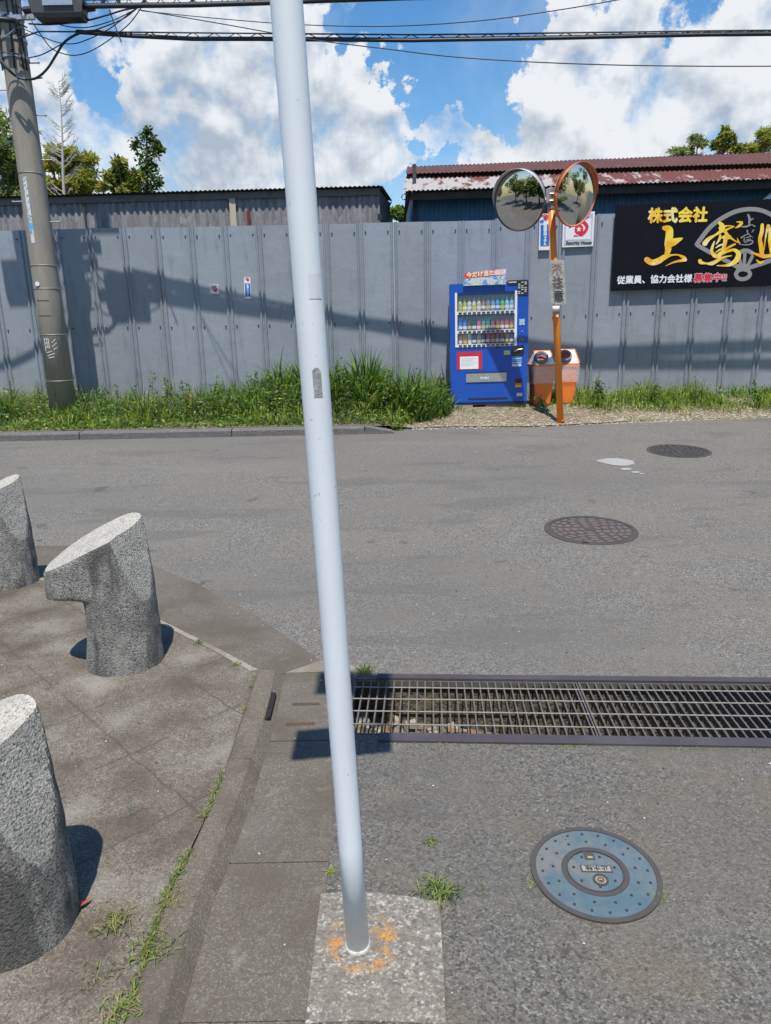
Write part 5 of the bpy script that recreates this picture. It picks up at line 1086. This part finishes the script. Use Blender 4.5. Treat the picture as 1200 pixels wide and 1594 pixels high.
cables()

# ------------------------------------------------------------------ vegetation
def blade_mesh(name, P, Hh, Wd, mats, mi, bend=.5, label=None):
    """P (n,3) roots; each blade = 3 segments, 7 vertices"""
    n = len(P); az = rng.uniform(0, 2 * np.pi, n); fa = az + rng.uniform(-.6, .6, n) + np.pi / 2
    dirv = np.stack([np.cos(az), np.sin(az), np.zeros(n)], 1); side = np.stack([np.cos(fa), np.sin(fa), np.zeros(n)], 1)
    b = rng.uniform(.1, 1, n) * bend; V = np.zeros((n, 7, 3))
    for j, (t, w) in enumerate(((0, .7), (.4, 1), (.75, .7))):
        c = P + dirv * (b * Hh * t * t)[:, None] + np.array([0, 0, 1]) * (Hh * (t - .35 * b * t * t))[:, None]
        V[:, j * 2] = c - side * (Wd * w / 2)[:, None]; V[:, j * 2 + 1] = c + side * (Wd * w / 2)[:, None]
    V[:, 6] = P + dirv * (b * Hh)[:, None] + np.array([0, 0, 1]) * (Hh * (1 - .45 * b))[:, None]
    base = (np.arange(n) * 7)[:, None]; q = np.concatenate([base + np.array([0, 1, 3, 2]), base + np.array([2, 3, 5, 4])], 1).reshape(-1, 4); t_ = base + np.array([4, 5, 6])
    me = bpy.data.meshes.new(name); me.vertices.add(n * 7); me.vertices.foreach_set('co', V.reshape(-1))
    idx = np.concatenate([q.reshape(-1), t_.reshape(-1)]); ls = np.concatenate([np.arange(len(q)) * 4, len(q) * 4 + np.arange(n) * 3]); 
    me.loops.add(len(idx)); me.loops.foreach_set('vertex_index', idx.astype(np.int32)); me.polygons.add(len(ls)); me.polygons.foreach_set('loop_start', ls.astype(np.int32))
    me.polygons.foreach_set('material_index', np.concatenate([np.repeat(mi, 2), mi]).astype(np.int32)); me.update(calc_edges=True); me.validate()
    for m in mats: me.materials.append(m)
    o = bpy.data.objects.new(name, me); COL.objects.link(o); return o
def leaf_mesh(name, C, size, mats, mi, upb=.35, parent=None, aspect=2.0):
    """diamond leaves folded along the middle"""
    n = len(C); d = rng.normal(size=(n, 3)); d[:, 2] *= .6; d /= np.linalg.norm(d, axis=1)[:, None]
    nn = rng.normal(size=(n, 3)); nn[:, 2] += upb * 3; s = np.cross(d, nn); s /= np.linalg.norm(s, axis=1)[:, None] + 1e-9
    L = size[:, None]; V = np.zeros((n, 4, 3)); V[:, 0] = C; V[:, 1] = C + d * L * .45 + s * L / aspect / 2; V[:, 2] = C + d * L; V[:, 3] = C + d * L * .45 - s * L / aspect / 2
    me = bpy.data.meshes.new(name); me.vertices.add(n * 4); off = Vector((0, 0, 0)); q = parent
    while q is not None: off += Vector(q.location); q = q.parent
    V = V - np.array(off); me.vertices.foreach_set('co', V.reshape(-1)); me.loops.add(n * 4); me.loops.foreach_set('vertex_index', np.arange(n * 4, dtype=np.int32)); me.polygons.add(n); me.polygons.foreach_set('loop_start', (np.arange(n) * 4).astype(np.int32))
    me.polygons.foreach_set('material_index', mi.astype(np.int32)); me.update(calc_edges=True)
    for m in mats: me.materials.append(m)
    o = bpy.data.objects.new(name, me); COL.objects.link(o)
    if parent is not None: o.parent = parent
    return o
def sm(x, a, b): t = np.clip((x - a) / (b - a), 0, 1); return t * t * (3 - 2 * t)
def nz2(x, y, s, o=0): return np.array([mnoise.noise(Vector((a * s + o, b * s, o * .37))) for a, b in zip(x, y)])
VZ = np.vectorize(vz)
def lush(X):                                                       # mass of the verge growth along X
    return .22 + .17 * np.exp(-((X + 1.6) / 1.2) ** 2) + .27 * np.exp(-((X + .3) / .9) ** 2) + .14 * np.exp(-((X + 6) / 1.2) ** 2) + .05 * np.exp(-((X + 3.2) / .5) ** 2)
def verge_growth():
    n = 30000; X = rng.uniform(-7.2, .98, n); Y = 9.50 + rng.uniform(0, 1, n) ** .9 * 1.72
    nzv = nz2(X, Y, 1.7, 3); keep = (rng.uniform(0, 1, n) < .75 + nzv) & ~((np.abs(X + 4.6) < .19) & (np.abs(Y - 10.28) < .19)) & ~((X > .25) & (Y < 9.75 + (X - .25) * .55)); X, Y, nzv = X[keep], Y[keep], nzv[keep]
    h = lush(X) * (.5 + .9 * rng.uniform(0, 1, len(X))) * (.85 + .9 * nzv) * (.35 + .65 * sm(Y, 9.5, 9.95)); h = np.clip(h, .04, .75)
    w = rng.uniform(.006, .018, len(X)) * (.7 + h); P = np.stack([X, Y, VZ(X, Y) - .01], 1)
    w = w * np.where((X > -1.9) & (Y > 9.8), 1.55, 1.0); h = h * (1 + .9 * np.clip(nz2(X, Y, 3.1, 21), -.45, .6)); pr = nz2(X, Y, .9, 11); r = rng.uniform(0, 1, len(X)) + pr * .5 - (Y < 9.8) * .12
    mi = np.where(r > .62, 0, np.where(r > .36, 1, np.where(r > .17, 3, np.where(r > .03, 2, 4)))); mi = np.where((Y < 9.85) & (rng.uniform(0, 1, len(X)) < .5), 2, mi)
    tag(blade_mesh('tall_grass', P, h, w, G, mi, .95), 'dense tall green grass along the foot of the fence on the left', 'grass', kind='stuff')
    n = 15000; X = rng.uniform(-7.2, .9, n); Y = 9.48 + rng.uniform(0, 1, n) ** 1.3 * 1.5; keep = ~((X > .25) & (Y < 9.8 + (X - .25) * .6)) & ~((np.abs(X + 4.6) < .19) & (np.abs(Y - 10.28) < .19)); X, Y = X[keep], Y[keep]
    hh = lush(X) * rng.uniform(.05, .95, len(X)) * (.25 + .75 * sm(Y, 9.5, 10.1)); C = np.stack([X, Y, VZ(X, Y) + hh], 1); r = rng.uniform(0, 1, len(X)) + nz2(X, Y, 1.2, 5) * .5
    mi = np.where(r > .55, 0, np.where(r > .3, 1, np.where(r > .1, 2, 3))); tag(leaf_mesh('leafy_weeds', C, rng.uniform(.025, .07, len(X)), G, mi), 'low leafy weeds among the grass behind the far kerb', 'weeds', kind='stuff')
    C = []; SM = MB()                                               # leafy stalks rising out of the mass
    for k in range(105):
        x = random.uniform(-7, .75); y = random.uniform(9.85, 11.0)
        if abs(x + 4.6) < .24 and y > 10.0: continue
        h = (.30 + .25 * random.random()) * (1.15 if x > -3.6 else .9); z0 = vz(x, y); dx = random.uniform(-.10, .10); m = int(34 * h / .4)
        SM.tube([(x, y, z0), (x + dx * .4, y, z0 + h * .5), (x + dx, y, z0 + h)], [.004, .003, .0015], 4, cap=False)
        for j in range(m): t = random.uniform(.15, 1.0); a = random.random() * 6.28; q = random.uniform(.01, .07) * (1.2 - t * .8); C.append((x + dx * t * t + q * math.cos(a), y + q * math.sin(a), z0 + h * t))
    C = np.array(C); st = leaf_mesh('weed_stalks', C, rng.uniform(.025, .065, len(C)), G, rng.choice([0, 0, 1, 3, 2], len(C))); tag(st, 'leafy weed stalks standing up out of the long grass', 'weeds', kind='stuff'); SM.build('stems', G[3], st)
    n = 800; X = rng.uniform(-7, .8, n); Y = rng.uniform(9.9, 11.1, n); P = np.stack([X, Y, VZ(X, Y)], 1); tag(blade_mesh('dry_stems', P, rng.uniform(.35, .75, n) * .95, rng.uniform(.003, .006, n), G, rng.choice([4, 4, 3, 2], n), .5), 'thin dry stems sticking up from the long grass', 'grass', kind='stuff')
    # right hand verge: thin, drier and lower
    n = 21000; X = rng.uniform(.6, 9.0, n); Y = 9.62 + np.maximum(0, X - 2) * .10 + rng.uniform(0, 1, n) * 1.7; nzv = nz2(X, Y, 2.2, 7)
    dens = np.clip(sm(Y, 9.85 + np.maximum(0, X - 2) * .07, 10.6) * 1.0 + .05 + nzv * .5, .03, 1); front = (X > .85) & (X < 2.25)
    keep = (rng.uniform(0, 1, n) < dens) & (Y < 11.2) & ~(front & (Y > 10.40)) & ~(front & (rng.uniform(0, 1, n) < .62)); X, Y, nzv = X[keep], Y[keep], nzv[keep]
    h = (.05 + .16 * sm(Y, 10.0, 10.8)) * rng.uniform(.4, 1.5, len(X)) * (1 + nzv) ; h = np.clip(h, .02, .4); h = np.where((X > .85) & (X < 3.0) & (Y < 10.4), h * .55, h)
    P = np.stack([X, Y, VZ(X, Y) - .01], 1); r = rng.uniform(0, 1, len(X)); back = sm(Y, 10.0, 10.6)
    mi = np.where(r < .30 + .0 * back, 2, np.where(r < .52 - .36 * back, 4, np.where(r < .84, 0, 1))); tag(blade_mesh('verge_grass', P, h, rng.uniform(.006, .014, len(X)), G, mi, .8), 'short patchy yellowish grass on the gravel verge at right', 'grass', kind='stuff')
    n = 7500; X = rng.uniform(2.3, 9.0, n); Y = rng.uniform(10.25, 11.15, n); r = nz2(X, Y, 1.6, 9); keep = rng.uniform(0, 1, n) < .45 + r * 1.2; X, Y = X[keep], Y[keep]; C = np.stack([X, Y, VZ(X, Y) + rng.uniform(.01, .20, len(X)) * sm(Y, 10.1, 10.8)], 1)
    mi = rng.choice([0, 0, 2, 2, 1], len(X)); tag(leaf_mesh('clover_weeds', C, rng.uniform(.02, .05, len(X)), G, mi), 'bright green low weeds at the fence foot on the right', 'weeds', kind='stuff')
    # gravel
    mb = MB(); octf = [(0, 2, 4), (2, 1, 4), (1, 3, 4), (3, 0, 4), (2, 0, 5), (1, 2, 5), (3, 1, 5), (0, 3, 5)]
    for k in range(2600):
        x = random.uniform(.15, 8.5); y0 = 9.55 + max(0, x - 2) * .115; y = y0 + abs(random.gauss(.12, .3)) - .03; s_ = random.uniform(.005, .022)
        if y > 10.6: continue
        z = vz(x, y) + s_ * .2; q = random.random() * 6.28; V = []
        for a in ((1, 0, 0), (-1, 0, 0), (0, 1, 0), (0, -1, 0), (0, 0, .6), (0, 0, -.6)): j = s_ * random.uniform(.6, 1.2); V.append((x + (a[0] * math.cos(q) - a[1] * math.sin(q)) * j, y + (a[0] * math.sin(q) + a[1] * math.cos(q)) * j, z + a[2] * j))
        mb.add(V, octf, random.choice([0, 0, 1, 2, 2]))
    tag(mb.build('gravel', [M('gravel_pale', (.40, .35, .27), [], .95), M('gravel_brown', (.30, .25, .18), [], .95), M('gravel_grey', (.40, .38, .34), [], .95)]), 'loose pale gravel and stones spilling onto the road edge', 'gravel', kind='stuff')
    mb = MB()                                                       # crumbs of grit on the near ground
    for k in range(900):
        x = random.uniform(-2.4, 3.2); y = random.uniform(1.1, 6.0); s_ = random.uniform(.0015, .005); z = (.046 if (x < -.62 and y < 2.9 - (x + .62) * .9) else .004) + gz(y)
        if tp(0, 0)[1] + .1 > y > 2.3 and x > -.16: continue
        if -.62 <= x < -.47: continue
        V = [(x + s_, y, z), (x - s_, y, z), (x, y + s_, z), (x, y - s_, z), (x, y, z + s_), (x, y, z - s_)]; mb.add(V, octf, random.choice([0, 1, 2]))
    tag(mb.build('road_grit', [M('grit_pale', (.55, .52, .46), [], .95), M('grit_brown', (.22, .17, .12), [], .95), M('grit_dark', (.08, .08, .08), [], .95)]), 'scattered small grit on the near asphalt and paving', 'grit', kind='stuff')
verge_growth()
def weed(px, Y, hgt, kind, label):
    p = at(px, 600, Y); z0 = vz(p.x, Y); root = empty('tall_weed', (p.x, Y, z0), label, 'weed'); st = MB(); n = 3 if kind != 'docks' else 4; C = []; 
    for s_ in range(n):
        dx, dy = random.uniform(-.06, .06), random.uniform(-.05, .05); h = hgt * random.uniform(.65, 1) if s_ else hgt
        pts = [Vector((p.x + dx * (t ** 1.5) * 2, Y + dy * t, z0 + h * t)) for t in (0, .25, .5, .75, 1)]; st.tube(pts, [.006, .005, .004, .003, .0015], 5)
        k = int(70 * h / .5) if kind == 'leafy' else 26
        for j in range(k): t = random.uniform(.12, 1); q = pts[0].lerp(pts[-1], t); a = random.random() * 6.28; r = random.uniform(.01, .075) * (1.15 - t * .7); C.append((q.x + r * math.cos(a), q.y + r * math.sin(a), q.z + random.uniform(-.02, .02)))
    st.build('stem', G[1] if kind == 'leafy' else G[3], root); C = np.array(C); leaf_mesh('leaves', C, rng.uniform(.03, .065, len(C)) * (.6 if kind == 'seed' else 1), G, rng.choice([0, 1, 3, 0] if kind == 'leafy' else [1, 3, 4], len(C)), .3, root)
for a in ((528, 10.35, .78, 'leafy', 'tallest leafy weed, right beside the white pole'), (552, 10.6, .62, 'leafy', 'tall weed a little right of the white pole'), (206, 10.5, .42, 'leafy', 'bushy weed standing before the dark pole shadow'),
          (285, 10.5, .52, 'leafy', 'leafy weed on the verge left of the small square sticker'), (253, 10.4, .46, 'leafy', 'leafy weed between the pole shadow and square sticker'), (20, 10.3, .62, 'seed', 'wispy weed with pale seed heads at left picture edge'),
          (350, 10.5, .45, 'leafy', 'leafy weed on the verge under the square sticker'), (398, 10.6, .55, 'seed', 'dark seed stalks under the tall blue sticker'), (630, 10.6, .50, 'seed', 'weed with pointed seed head between pole and vending machine'),
          (690, 10.35, .50, 'leafy', 'bushy weed touching the left side of vending machine'), (925, 10.55, .62, 'seed', 'dark stemmed weed right of the recycling bins'), (940, 10.5, .40, 'leafy', 'low leafy weed right of the recycling bins'),
          (1085, 10.5, .45, 'seed', 'thin bare stalks beneath the company sign'), (1185, 10.4, .40, 'leafy', 'leafy weed at the right picture edge by the fence'), (848, 10.2, .22, 'leafy', 'dark low weed at the foot of recycling bins'),
          (120, 9.98, .34, 'leafy', 'dark weed at the foot of the utility pole'), (1020, 10.6, .30, 'leafy', 'small weed under the left part of company sign')): weed(*a)
def tuft(pos, n, h, w, label, mats=None, spread=.04):
    P = np.stack([pos[0] + rng.normal(0, spread, n), pos[1] + rng.normal(0, spread, n), np.full(n, pos[2])], 1); o = blade_mesh('grass_tuft', P, rng.uniform(.4, 1.1, n) * h, rng.uniform(.5, 1.2, n) * w, G, rng.choice(mats or [0, 0, 2, 4, 1], n), 1.6); tag(o, label, 'grass tuft')
for (px, py, z, n, h, w, s_, lab, ms) in ((684, 1392, .0, 150, .045, .0035, .028, 'largest grass tuft at the top right corner of the footing block', None), (672, 1312, 0, 40, .022, .003, .010, 'small grass tuft just above the largest one', None), (569, 1046, .008, 90, .05, .004, .020, 'green tuft at the upper left corner of the drain grating', None),
        (310, 1001, .045, 30, .03, .004, .010, 'green sprig on pale edging right of the middle bollard', [0, 1]), (368, 1034, .045, 26, .022, .003, .012, 'small sprig on edging before the corner tip', [0, 2]), (181, 1047, .045, 34, .03, .005, .010, 'green sprig at the front foot of middle bollard', [0, 1]),
        (247, 1010, .045, 26, .04, .004, .010, 'dark sprig in the shadow behind the middle bollard', [1, 0]), (40, 905, .045, 34, .045, .005, .014, 'green sprig at the foot of the farthest bollard', [0, 2]), (514, 1360, 0, 30, .022, .003, .006, 'tiny yellow tuft left of the white pole base', [2]),
        (265, 1400, .045, 90, .02, .0025, .02, 'short dry grass along the joint above the spreading tuft', [2, 4, 3]), (150, 1520, .045, 60, .018, .0025, .022, 'thin dry grass at the foot of the nearest bollard, near the bottom', [4, 3, 2]), (205, 1267, .045, 34, .014, .002, .018, 'faint flat tuft in a paving joint', [0, 3]), (178, 1440, .045, 120, .035, .003, .024, 'dry grass tuft beside the nearest bollard', [2, 4, 4, 3]), (235, 1478, .045, 150, .03, .003, .028, 'spreading grass tuft between nearest bollard and kerb', [0, 2, 4, 3]),
        (190, 1575, .045, 150, .03, .003, .026, 'grass tuft at the bottom edge beside the kerb', [0, 2, 4]), (752, 1386, 0, 16, .014, .002, .008, 'faint tuft right of the footing block', [0, 3]), (832, 1375, 0, 40, .012, .002, .012, 'low growth on the left rim of blue cover', [2, 0, 4]),
        (1028, 1400, 0, 40, .016, .002, .012, 'low growth on the right rim of blue cover', [0, 2]), (675, 1205, 0, 20, .012, .002, .014, 'sparse sprigs below the left end of the grating', [0, 3]), (940, 1433, 0, 44, .008, .002, .026, 'mossy growth under the front rim of blue cover', [2, 2, 4]), (1070, 1050, .0, 24, .010, .002, .03, 'thin growth on the far side of the grating', [0, 3])):
    p = gd(px, py, z); tuft((p.x, p.y, z), n, h, w, lab, ms, s_)
def joint_weeds():
    pts = [(-.606, 2.96), (-.603, 2.7), (-.600, 2.3), (-.598, 2.1), (-.612, 1.85), (-.634, 1.66), (-.628, 1.4), (-.628, 1.2)]; P = []; 
    for k in range(1500):
        t = random.random() ** .7 * (len(pts) - 1.001); i = int(t); f = t - i; x = pts[i][0] * (1 - f) + pts[i + 1][0] * f; y = pts[i][1] * (1 - f) + pts[i + 1][1] * f
        if mnoise.noise(Vector((y * 5, 3, 1))) < -.12 + (.22 if y > 2.3 else 0): continue
        P.append((x + random.gauss(-.004, .007), y, .044))
    P = np.array(P); n = len(P); tag(blade_mesh('joint_weeds', P, rng.uniform(.006, .024, n), rng.uniform(.0015, .003, n), G, rng.choice([0, 0, 2, 4, 4, 3], n), 1.5), 'tiny weeds and moss growing in the joint along the kerb', 'weeds', kind='stuff')
    P = []
    for k in range(700):
        a = random.uniform(.2, 3.2); q = tp(a, WT + .058 + abs(random.gauss(0, .012)))
        if mnoise.noise(Vector((a * 4, 9, 1))) < 0: continue
        P.append((q[0], q[1], 0))
    P = np.array(P); n = len(P); tag(blade_mesh('drain_moss', P, rng.uniform(.003, .011, n), rng.uniform(.002, .004, n), G, rng.choice([2, 4, 0, 4], n), 1.5), 'yellowish moss along the near edge of the drain frame', 'moss', kind='stuff')
joint_weeds()
def dead_leaf(px, py, z, ang, label, mt):
    p = gd(px, py, z); m = MB(); V = []
    for u, v, w in ((-1, 0, .1), (-.4, .3, .25), (.3, .28, .1), (1, 0, .4), (.3, -.25, .2), (-.4, -.3, .3)): x, y = u * .022, v * .022; V.append((p.x + x * math.cos(ang) - y * math.sin(ang), p.y + x * math.sin(ang) + y * math.cos(ang), p.z + .004 + w * .02))
    m.add(V, [(0, 1, 2, 3), (0, 3, 4, 5)]); tag(m.build('fallen_leaf', mt), label, 'leaf')
dl = M('dark_leaf', (.03, .025, .02), [], .8)
dead_leaf(88, 831, .006, .3, 'dark fallen leaf on the apron, the farther of two', dl); dead_leaf(62, 842, .006, .8, 'dark fallen leaf on the apron nearer the bollard', dl); dead_leaf(132, 1408, .05, 1.0, 'small red fallen leaf by the foot of nearest bollard', M('red_leaf', (.35, .05, .03), [], .7))

def tree(name, base, crown, n, size, mi, label, cat='tree', group=None, trunk=.12, clumps=14, mats=T, aspect=2.0, limb=True):
    """crown = list of (centre, (rx,ry,rz)) lobes; leaves grow in uneven clumps through them"""
    root = empty(name, base, label, cat, group); mb = MB(); b = Vector(base); C = []; tops = []
    for (c, r) in crown:
        c = Vector(c)
        for k in range(clumps):
            d = Vector((random.gauss(0, 1), random.gauss(0, 1), random.gauss(0, 1))).normalized() * random.uniform(.45, 1.0); cc = Vector((c.x + d.x * r[0], c.y + d.y * r[1], c.z + d.z * r[2])); tops.append(cc); rr = min(r) * random.uniform(.22, .42); m_ = int(n / clumps / len(crown) * random.uniform(.5, 1.5)) + 3
            q = rng.normal(size=(m_, 3)); q /= np.linalg.norm(q, axis=1)[:, None]; q *= (rng.uniform(.3, 1, m_) ** .5 * rr)[:, None]; C.append(q * np.array([1, 1, .75]) + np.array(cc))
    C = np.concatenate(C); top = max(c[0][2] for c in crown); cen = Vector(crown[0][0]); pts = [b, b.lerp(Vector((cen.x, cen.y, top)), .45) + Vector((.05, 0, 0)), Vector((cen.x, cen.y, top))]; mb.tube(pts, [trunk, trunk * .7, trunk * .2], 8); tr = mb.build('trunk', bark, root, True)
    if limb:
        mb = MB()
        for cc in tops[::3]: s_ = b.lerp(Vector((cen.x, cen.y, top)), random.uniform(.4, .85)); mb.tube([s_, s_.lerp(cc, .5) + Vector((0, 0, -.05)), cc], [trunk * .35, trunk * .22, trunk * .08], 5)
        mb.build('limbs', bark, root)
    leaf_mesh('crown', C, rng.uniform(.6, 1.2, len(C)) * size, mats, rng.choice(mi, len(C)), .35, root, aspect); return root
def back_trees():
    def cr(px, py, Y, rx, rz, ry=None): p = at(px, py, Y); k = Y / 10.3 / 107.; return (p, (rx * k * 10.3 / 10.3, (ry or rx) * k, rz * k))
    tree('bamboo_tree', (at(15, 300, 21).x, 21, .3), [cr(10, 215, 21, 40, 38), cr(30, 265, 21, 34, 40), cr(-35, 240, 21, 50, 60), cr(20, 325, 21, 50, 30)], 11000, .19, [0, 0, 1, 2, 4], 'green bamboo mass at the left picture edge behind shed', trunk=.1, aspect=4, clumps=26)
    tree('broadleaf_tree', (at(88, 300, 20).x, 20, .3), [cr(82, 250, 20, 18, 30), cr(100, 285, 20, 30, 18)], 3000, .15, [3, 3, 2, 0], 'reddish gold bush below the bare bamboo stem', trunk=.06, clumps=12)
    tree('bamboo_tree', (at(130, 300, 20.5).x, 20.5, .3), [cr(132, 265, 20.5, 28, 30), cr(118, 290, 20.5, 34, 22), cr(120, 325, 20.5, 40, 20)], 7500, .18, [2, 0, 2, 3], 'yellow green bamboo bush right of the utility pole', trunk=.06, aspect=4, clumps=18)
    tree('broadleaf_tree', (at(190, 300, 20).x, 20, .3), [cr(190, 277, 20, 24, 24), cr(186, 300, 20, 28, 16)], 6000, .14, [0, 2, 1, 3], 'round olive green bush left of the dark conifer', trunk=.08, clumps=20)
    root = empty('conifer_tree', (at(228, 300, 20.5).x, 20.5, .3), 'slender dark conifer with ragged clumps against the clouds', 'tree'); C = []; lm = MB(); tb = at(229, 320, 20.5); tt = at(228, 202, 20.5)
    for py, off, rr in ((203, 2, .10), (211, -3, .13), (218, 6, .14), (222, -12, .16), (228, -16, .12), (226, 14, .14), (233, 3, .18), (240, 12, .15), (233, 19, .10), (246, -6, .18), (253, 6, .17), (262, 8, .16), (262, -5, .16), (272, 3, .18), (280, 12, .16), (287, 17, .13), (288, -1, .2), (296, 6, .2), (305, 0, .25)):
        c = at(228 + off * 1.15, py, 20.5); C.append(rng.normal(size=(95, 3)) * rr * .42 + np.array(c)); s_ = at(228, py + 5, 20.5); lm.tube([s_, c], [.02, .008], 5)
    mb = MB(); mb.tube([Vector((tb.x, 20.5, .3)), tb, tt], [.09, .06, .015], 7); mb.build('trunk', bark, root); lm.build('limbs', bark, root); C = np.concatenate(C); leaf_mesh('crown', C, rng.uniform(.07, .13, len(C)), T, rng.choice([1, 1, 1, 0], len(C)), .3, root)
    # leafless bamboo top
    root = empty('bare_bamboo', (at(98, 300, 19).x, 19, .3), 'pale bare bamboo stem with feathery twigs beside the pole', 'tree'); st = MB(); tw = MB(); pale_b = M('pale_stem', (.42, .41, .36), [('noise', 12, .5, .7, (.30, .29, .24), .5)], .8)
    pts = [at(x, y, 19) for x, y in ((101, 330), (98, 270), (97, 215), (95, 170), (91, 125))]; st.tube([Vector((pts[0].x, 19, .3))] + pts, [.05, .04, .032, .022, .012, .004], 7); st.build('stem', pale_b, root)
    for k in range(56):
        t = random.uniform(0, 1) ** .8; i = min(3, int(t * 4)); f = t * 4 - i; p = pts[i].lerp(pts[i + 1], f); s_ = random.choice((-1, 1)); Ln = (.65 - .42 * t) * random.uniform(.5, 1.15); q = p + Vector((s_ * Ln * .8, random.uniform(-.3, .3) * Ln, Ln * .62)); mid = p.lerp(q, .5) + Vector((0, 0, -.04)); tw.tube([p, mid, q], [.010, .007, .003], 4, cap=False)
        for j in range(7): a = p.lerp(q, random.uniform(.3, 1)); e = a + Vector((s_ * random.uniform(.03, .16), random.uniform(-.05, .05), random.uniform(-.03, .15))); tw.tube([a, e], [.005, .002], 3, cap=False)
    tw.build('twigs', pale_b, root)
    tree('broadleaf_tree', (at(624, 330, 24).x, 24, .3), [cr(624, 335, 24, 22, 11)], 700, .16, [1, 1, 0, 2], 'small dark bush in the gap between the two sheds', trunk=.06, clumps=16)
    tree('bamboo_tree', (at(1088, 240, 26).x, 26, .3), [cr(1085, 228, 26, 14, 20), cr(1055, 240, 26, 12, 10)], 2200, .17, [1, 0, 4, 2], 'feathery bamboo above the rusty roof, leftmost there', aspect=4, clumps=14, trunk=.07)
    tree('broadleaf_tree', (at(1130, 240, 25).x, 25, .3), [cr(1127, 218, 25, 14, 17), cr(1140, 236, 25, 18, 12)], 2600, .15, [2, 0, 1, 3], 'olive tree above the rusty roof, between two bamboos', clumps=14, trunk=.08)
    tree('bamboo_tree', (at(1195, 240, 26).x, 26, .3), [cr(1190, 220, 26, 18, 18), cr(1215, 215, 26, 26, 24), cr(1165, 236, 26, 14, 10)], 4000, .17, [2, 2, 0, 3], 'yellow green bamboo above the roof at right edge', aspect=4, clumps=14, trunk=.07)
back_trees()
# trees and hedges along the road to either side: what the two mirrors see, plus four added behind the viewpoint to cut ambient light
def side_trees():
    for k, (x, y, h, r, lab) in enumerate(((-9.5, 1.6, 4.2, 2.2, 'broad green tree on the near side of road, off to the left'), (-14, 1.8, 5.2, 2.6, 'second broad tree farther along the road to the left'), (-20, 2.2, 6, 3, 'third broad tree far along the road to the left'),
            (8.5, 2.2, 6.5, 2.6, 'tall green tree by the road, off to the right'), (12.5, 2.2, 7.5, 3.0, 'second tall tree farther right by the road'), (18, 3.0, 8, 3.2, 'third tall tree far right by the road'), (27, 8.0, 7.0, 3.6, 'tree closing the road at the far right'), (-34, 7.0, 6.0, 3.4, 'tree closing the road at the far left'), (-9, -8, 9, 3.8, 'tall tree added behind the viewpoint to cut ambient light, leftmost of four'), (-2.5, -9, 9.5, 3.8, 'tall tree added behind the viewpoint to cut ambient light, second of four'), (4, -9, 9, 3.8, 'tall tree added behind the viewpoint to cut ambient light, third of four'), (10.5, -8, 9.5, 3.8, 'tall tree added behind the viewpoint to cut ambient light, rightmost of four'))):
        tree('offscreen_tree', (x, y, 0), [((x, y, h * .62), (r, r * .9, h * .33)), ((x + r * .5, y - .4, h * .42), (r * .7, r * .7, h * .25))], 6500, .30, [0, 1, 1, 2], lab, trunk=.16, clumps=26)
    n = 9000; X = rng.uniform(-30, -7.2, n); Y = rng.uniform(9.5, 11.1, n); P = np.stack([X, Y, np.full(n, .26)], 1); tag(blade_mesh('roadside_grass', P, rng.uniform(.08, .35, n), rng.uniform(.02, .05, n), G, rng.choice([0, 2, 1], n), .9), 'green grass verge running off to the left', 'grass', kind='stuff')
    n = 5000; X = rng.uniform(9, 30, n); Y = rng.uniform(2.0, 3.6, n); P = np.stack([X, Y, np.full(n, .0)], 1); tag(blade_mesh('hedge_grass', P, rng.uniform(.2, .6, n), rng.uniform(.03, .06, n), G, rng.choice([0, 2, 1], n), .9), 'long grass beside the road off to the right', 'grass', kind='stuff')
side_trees()
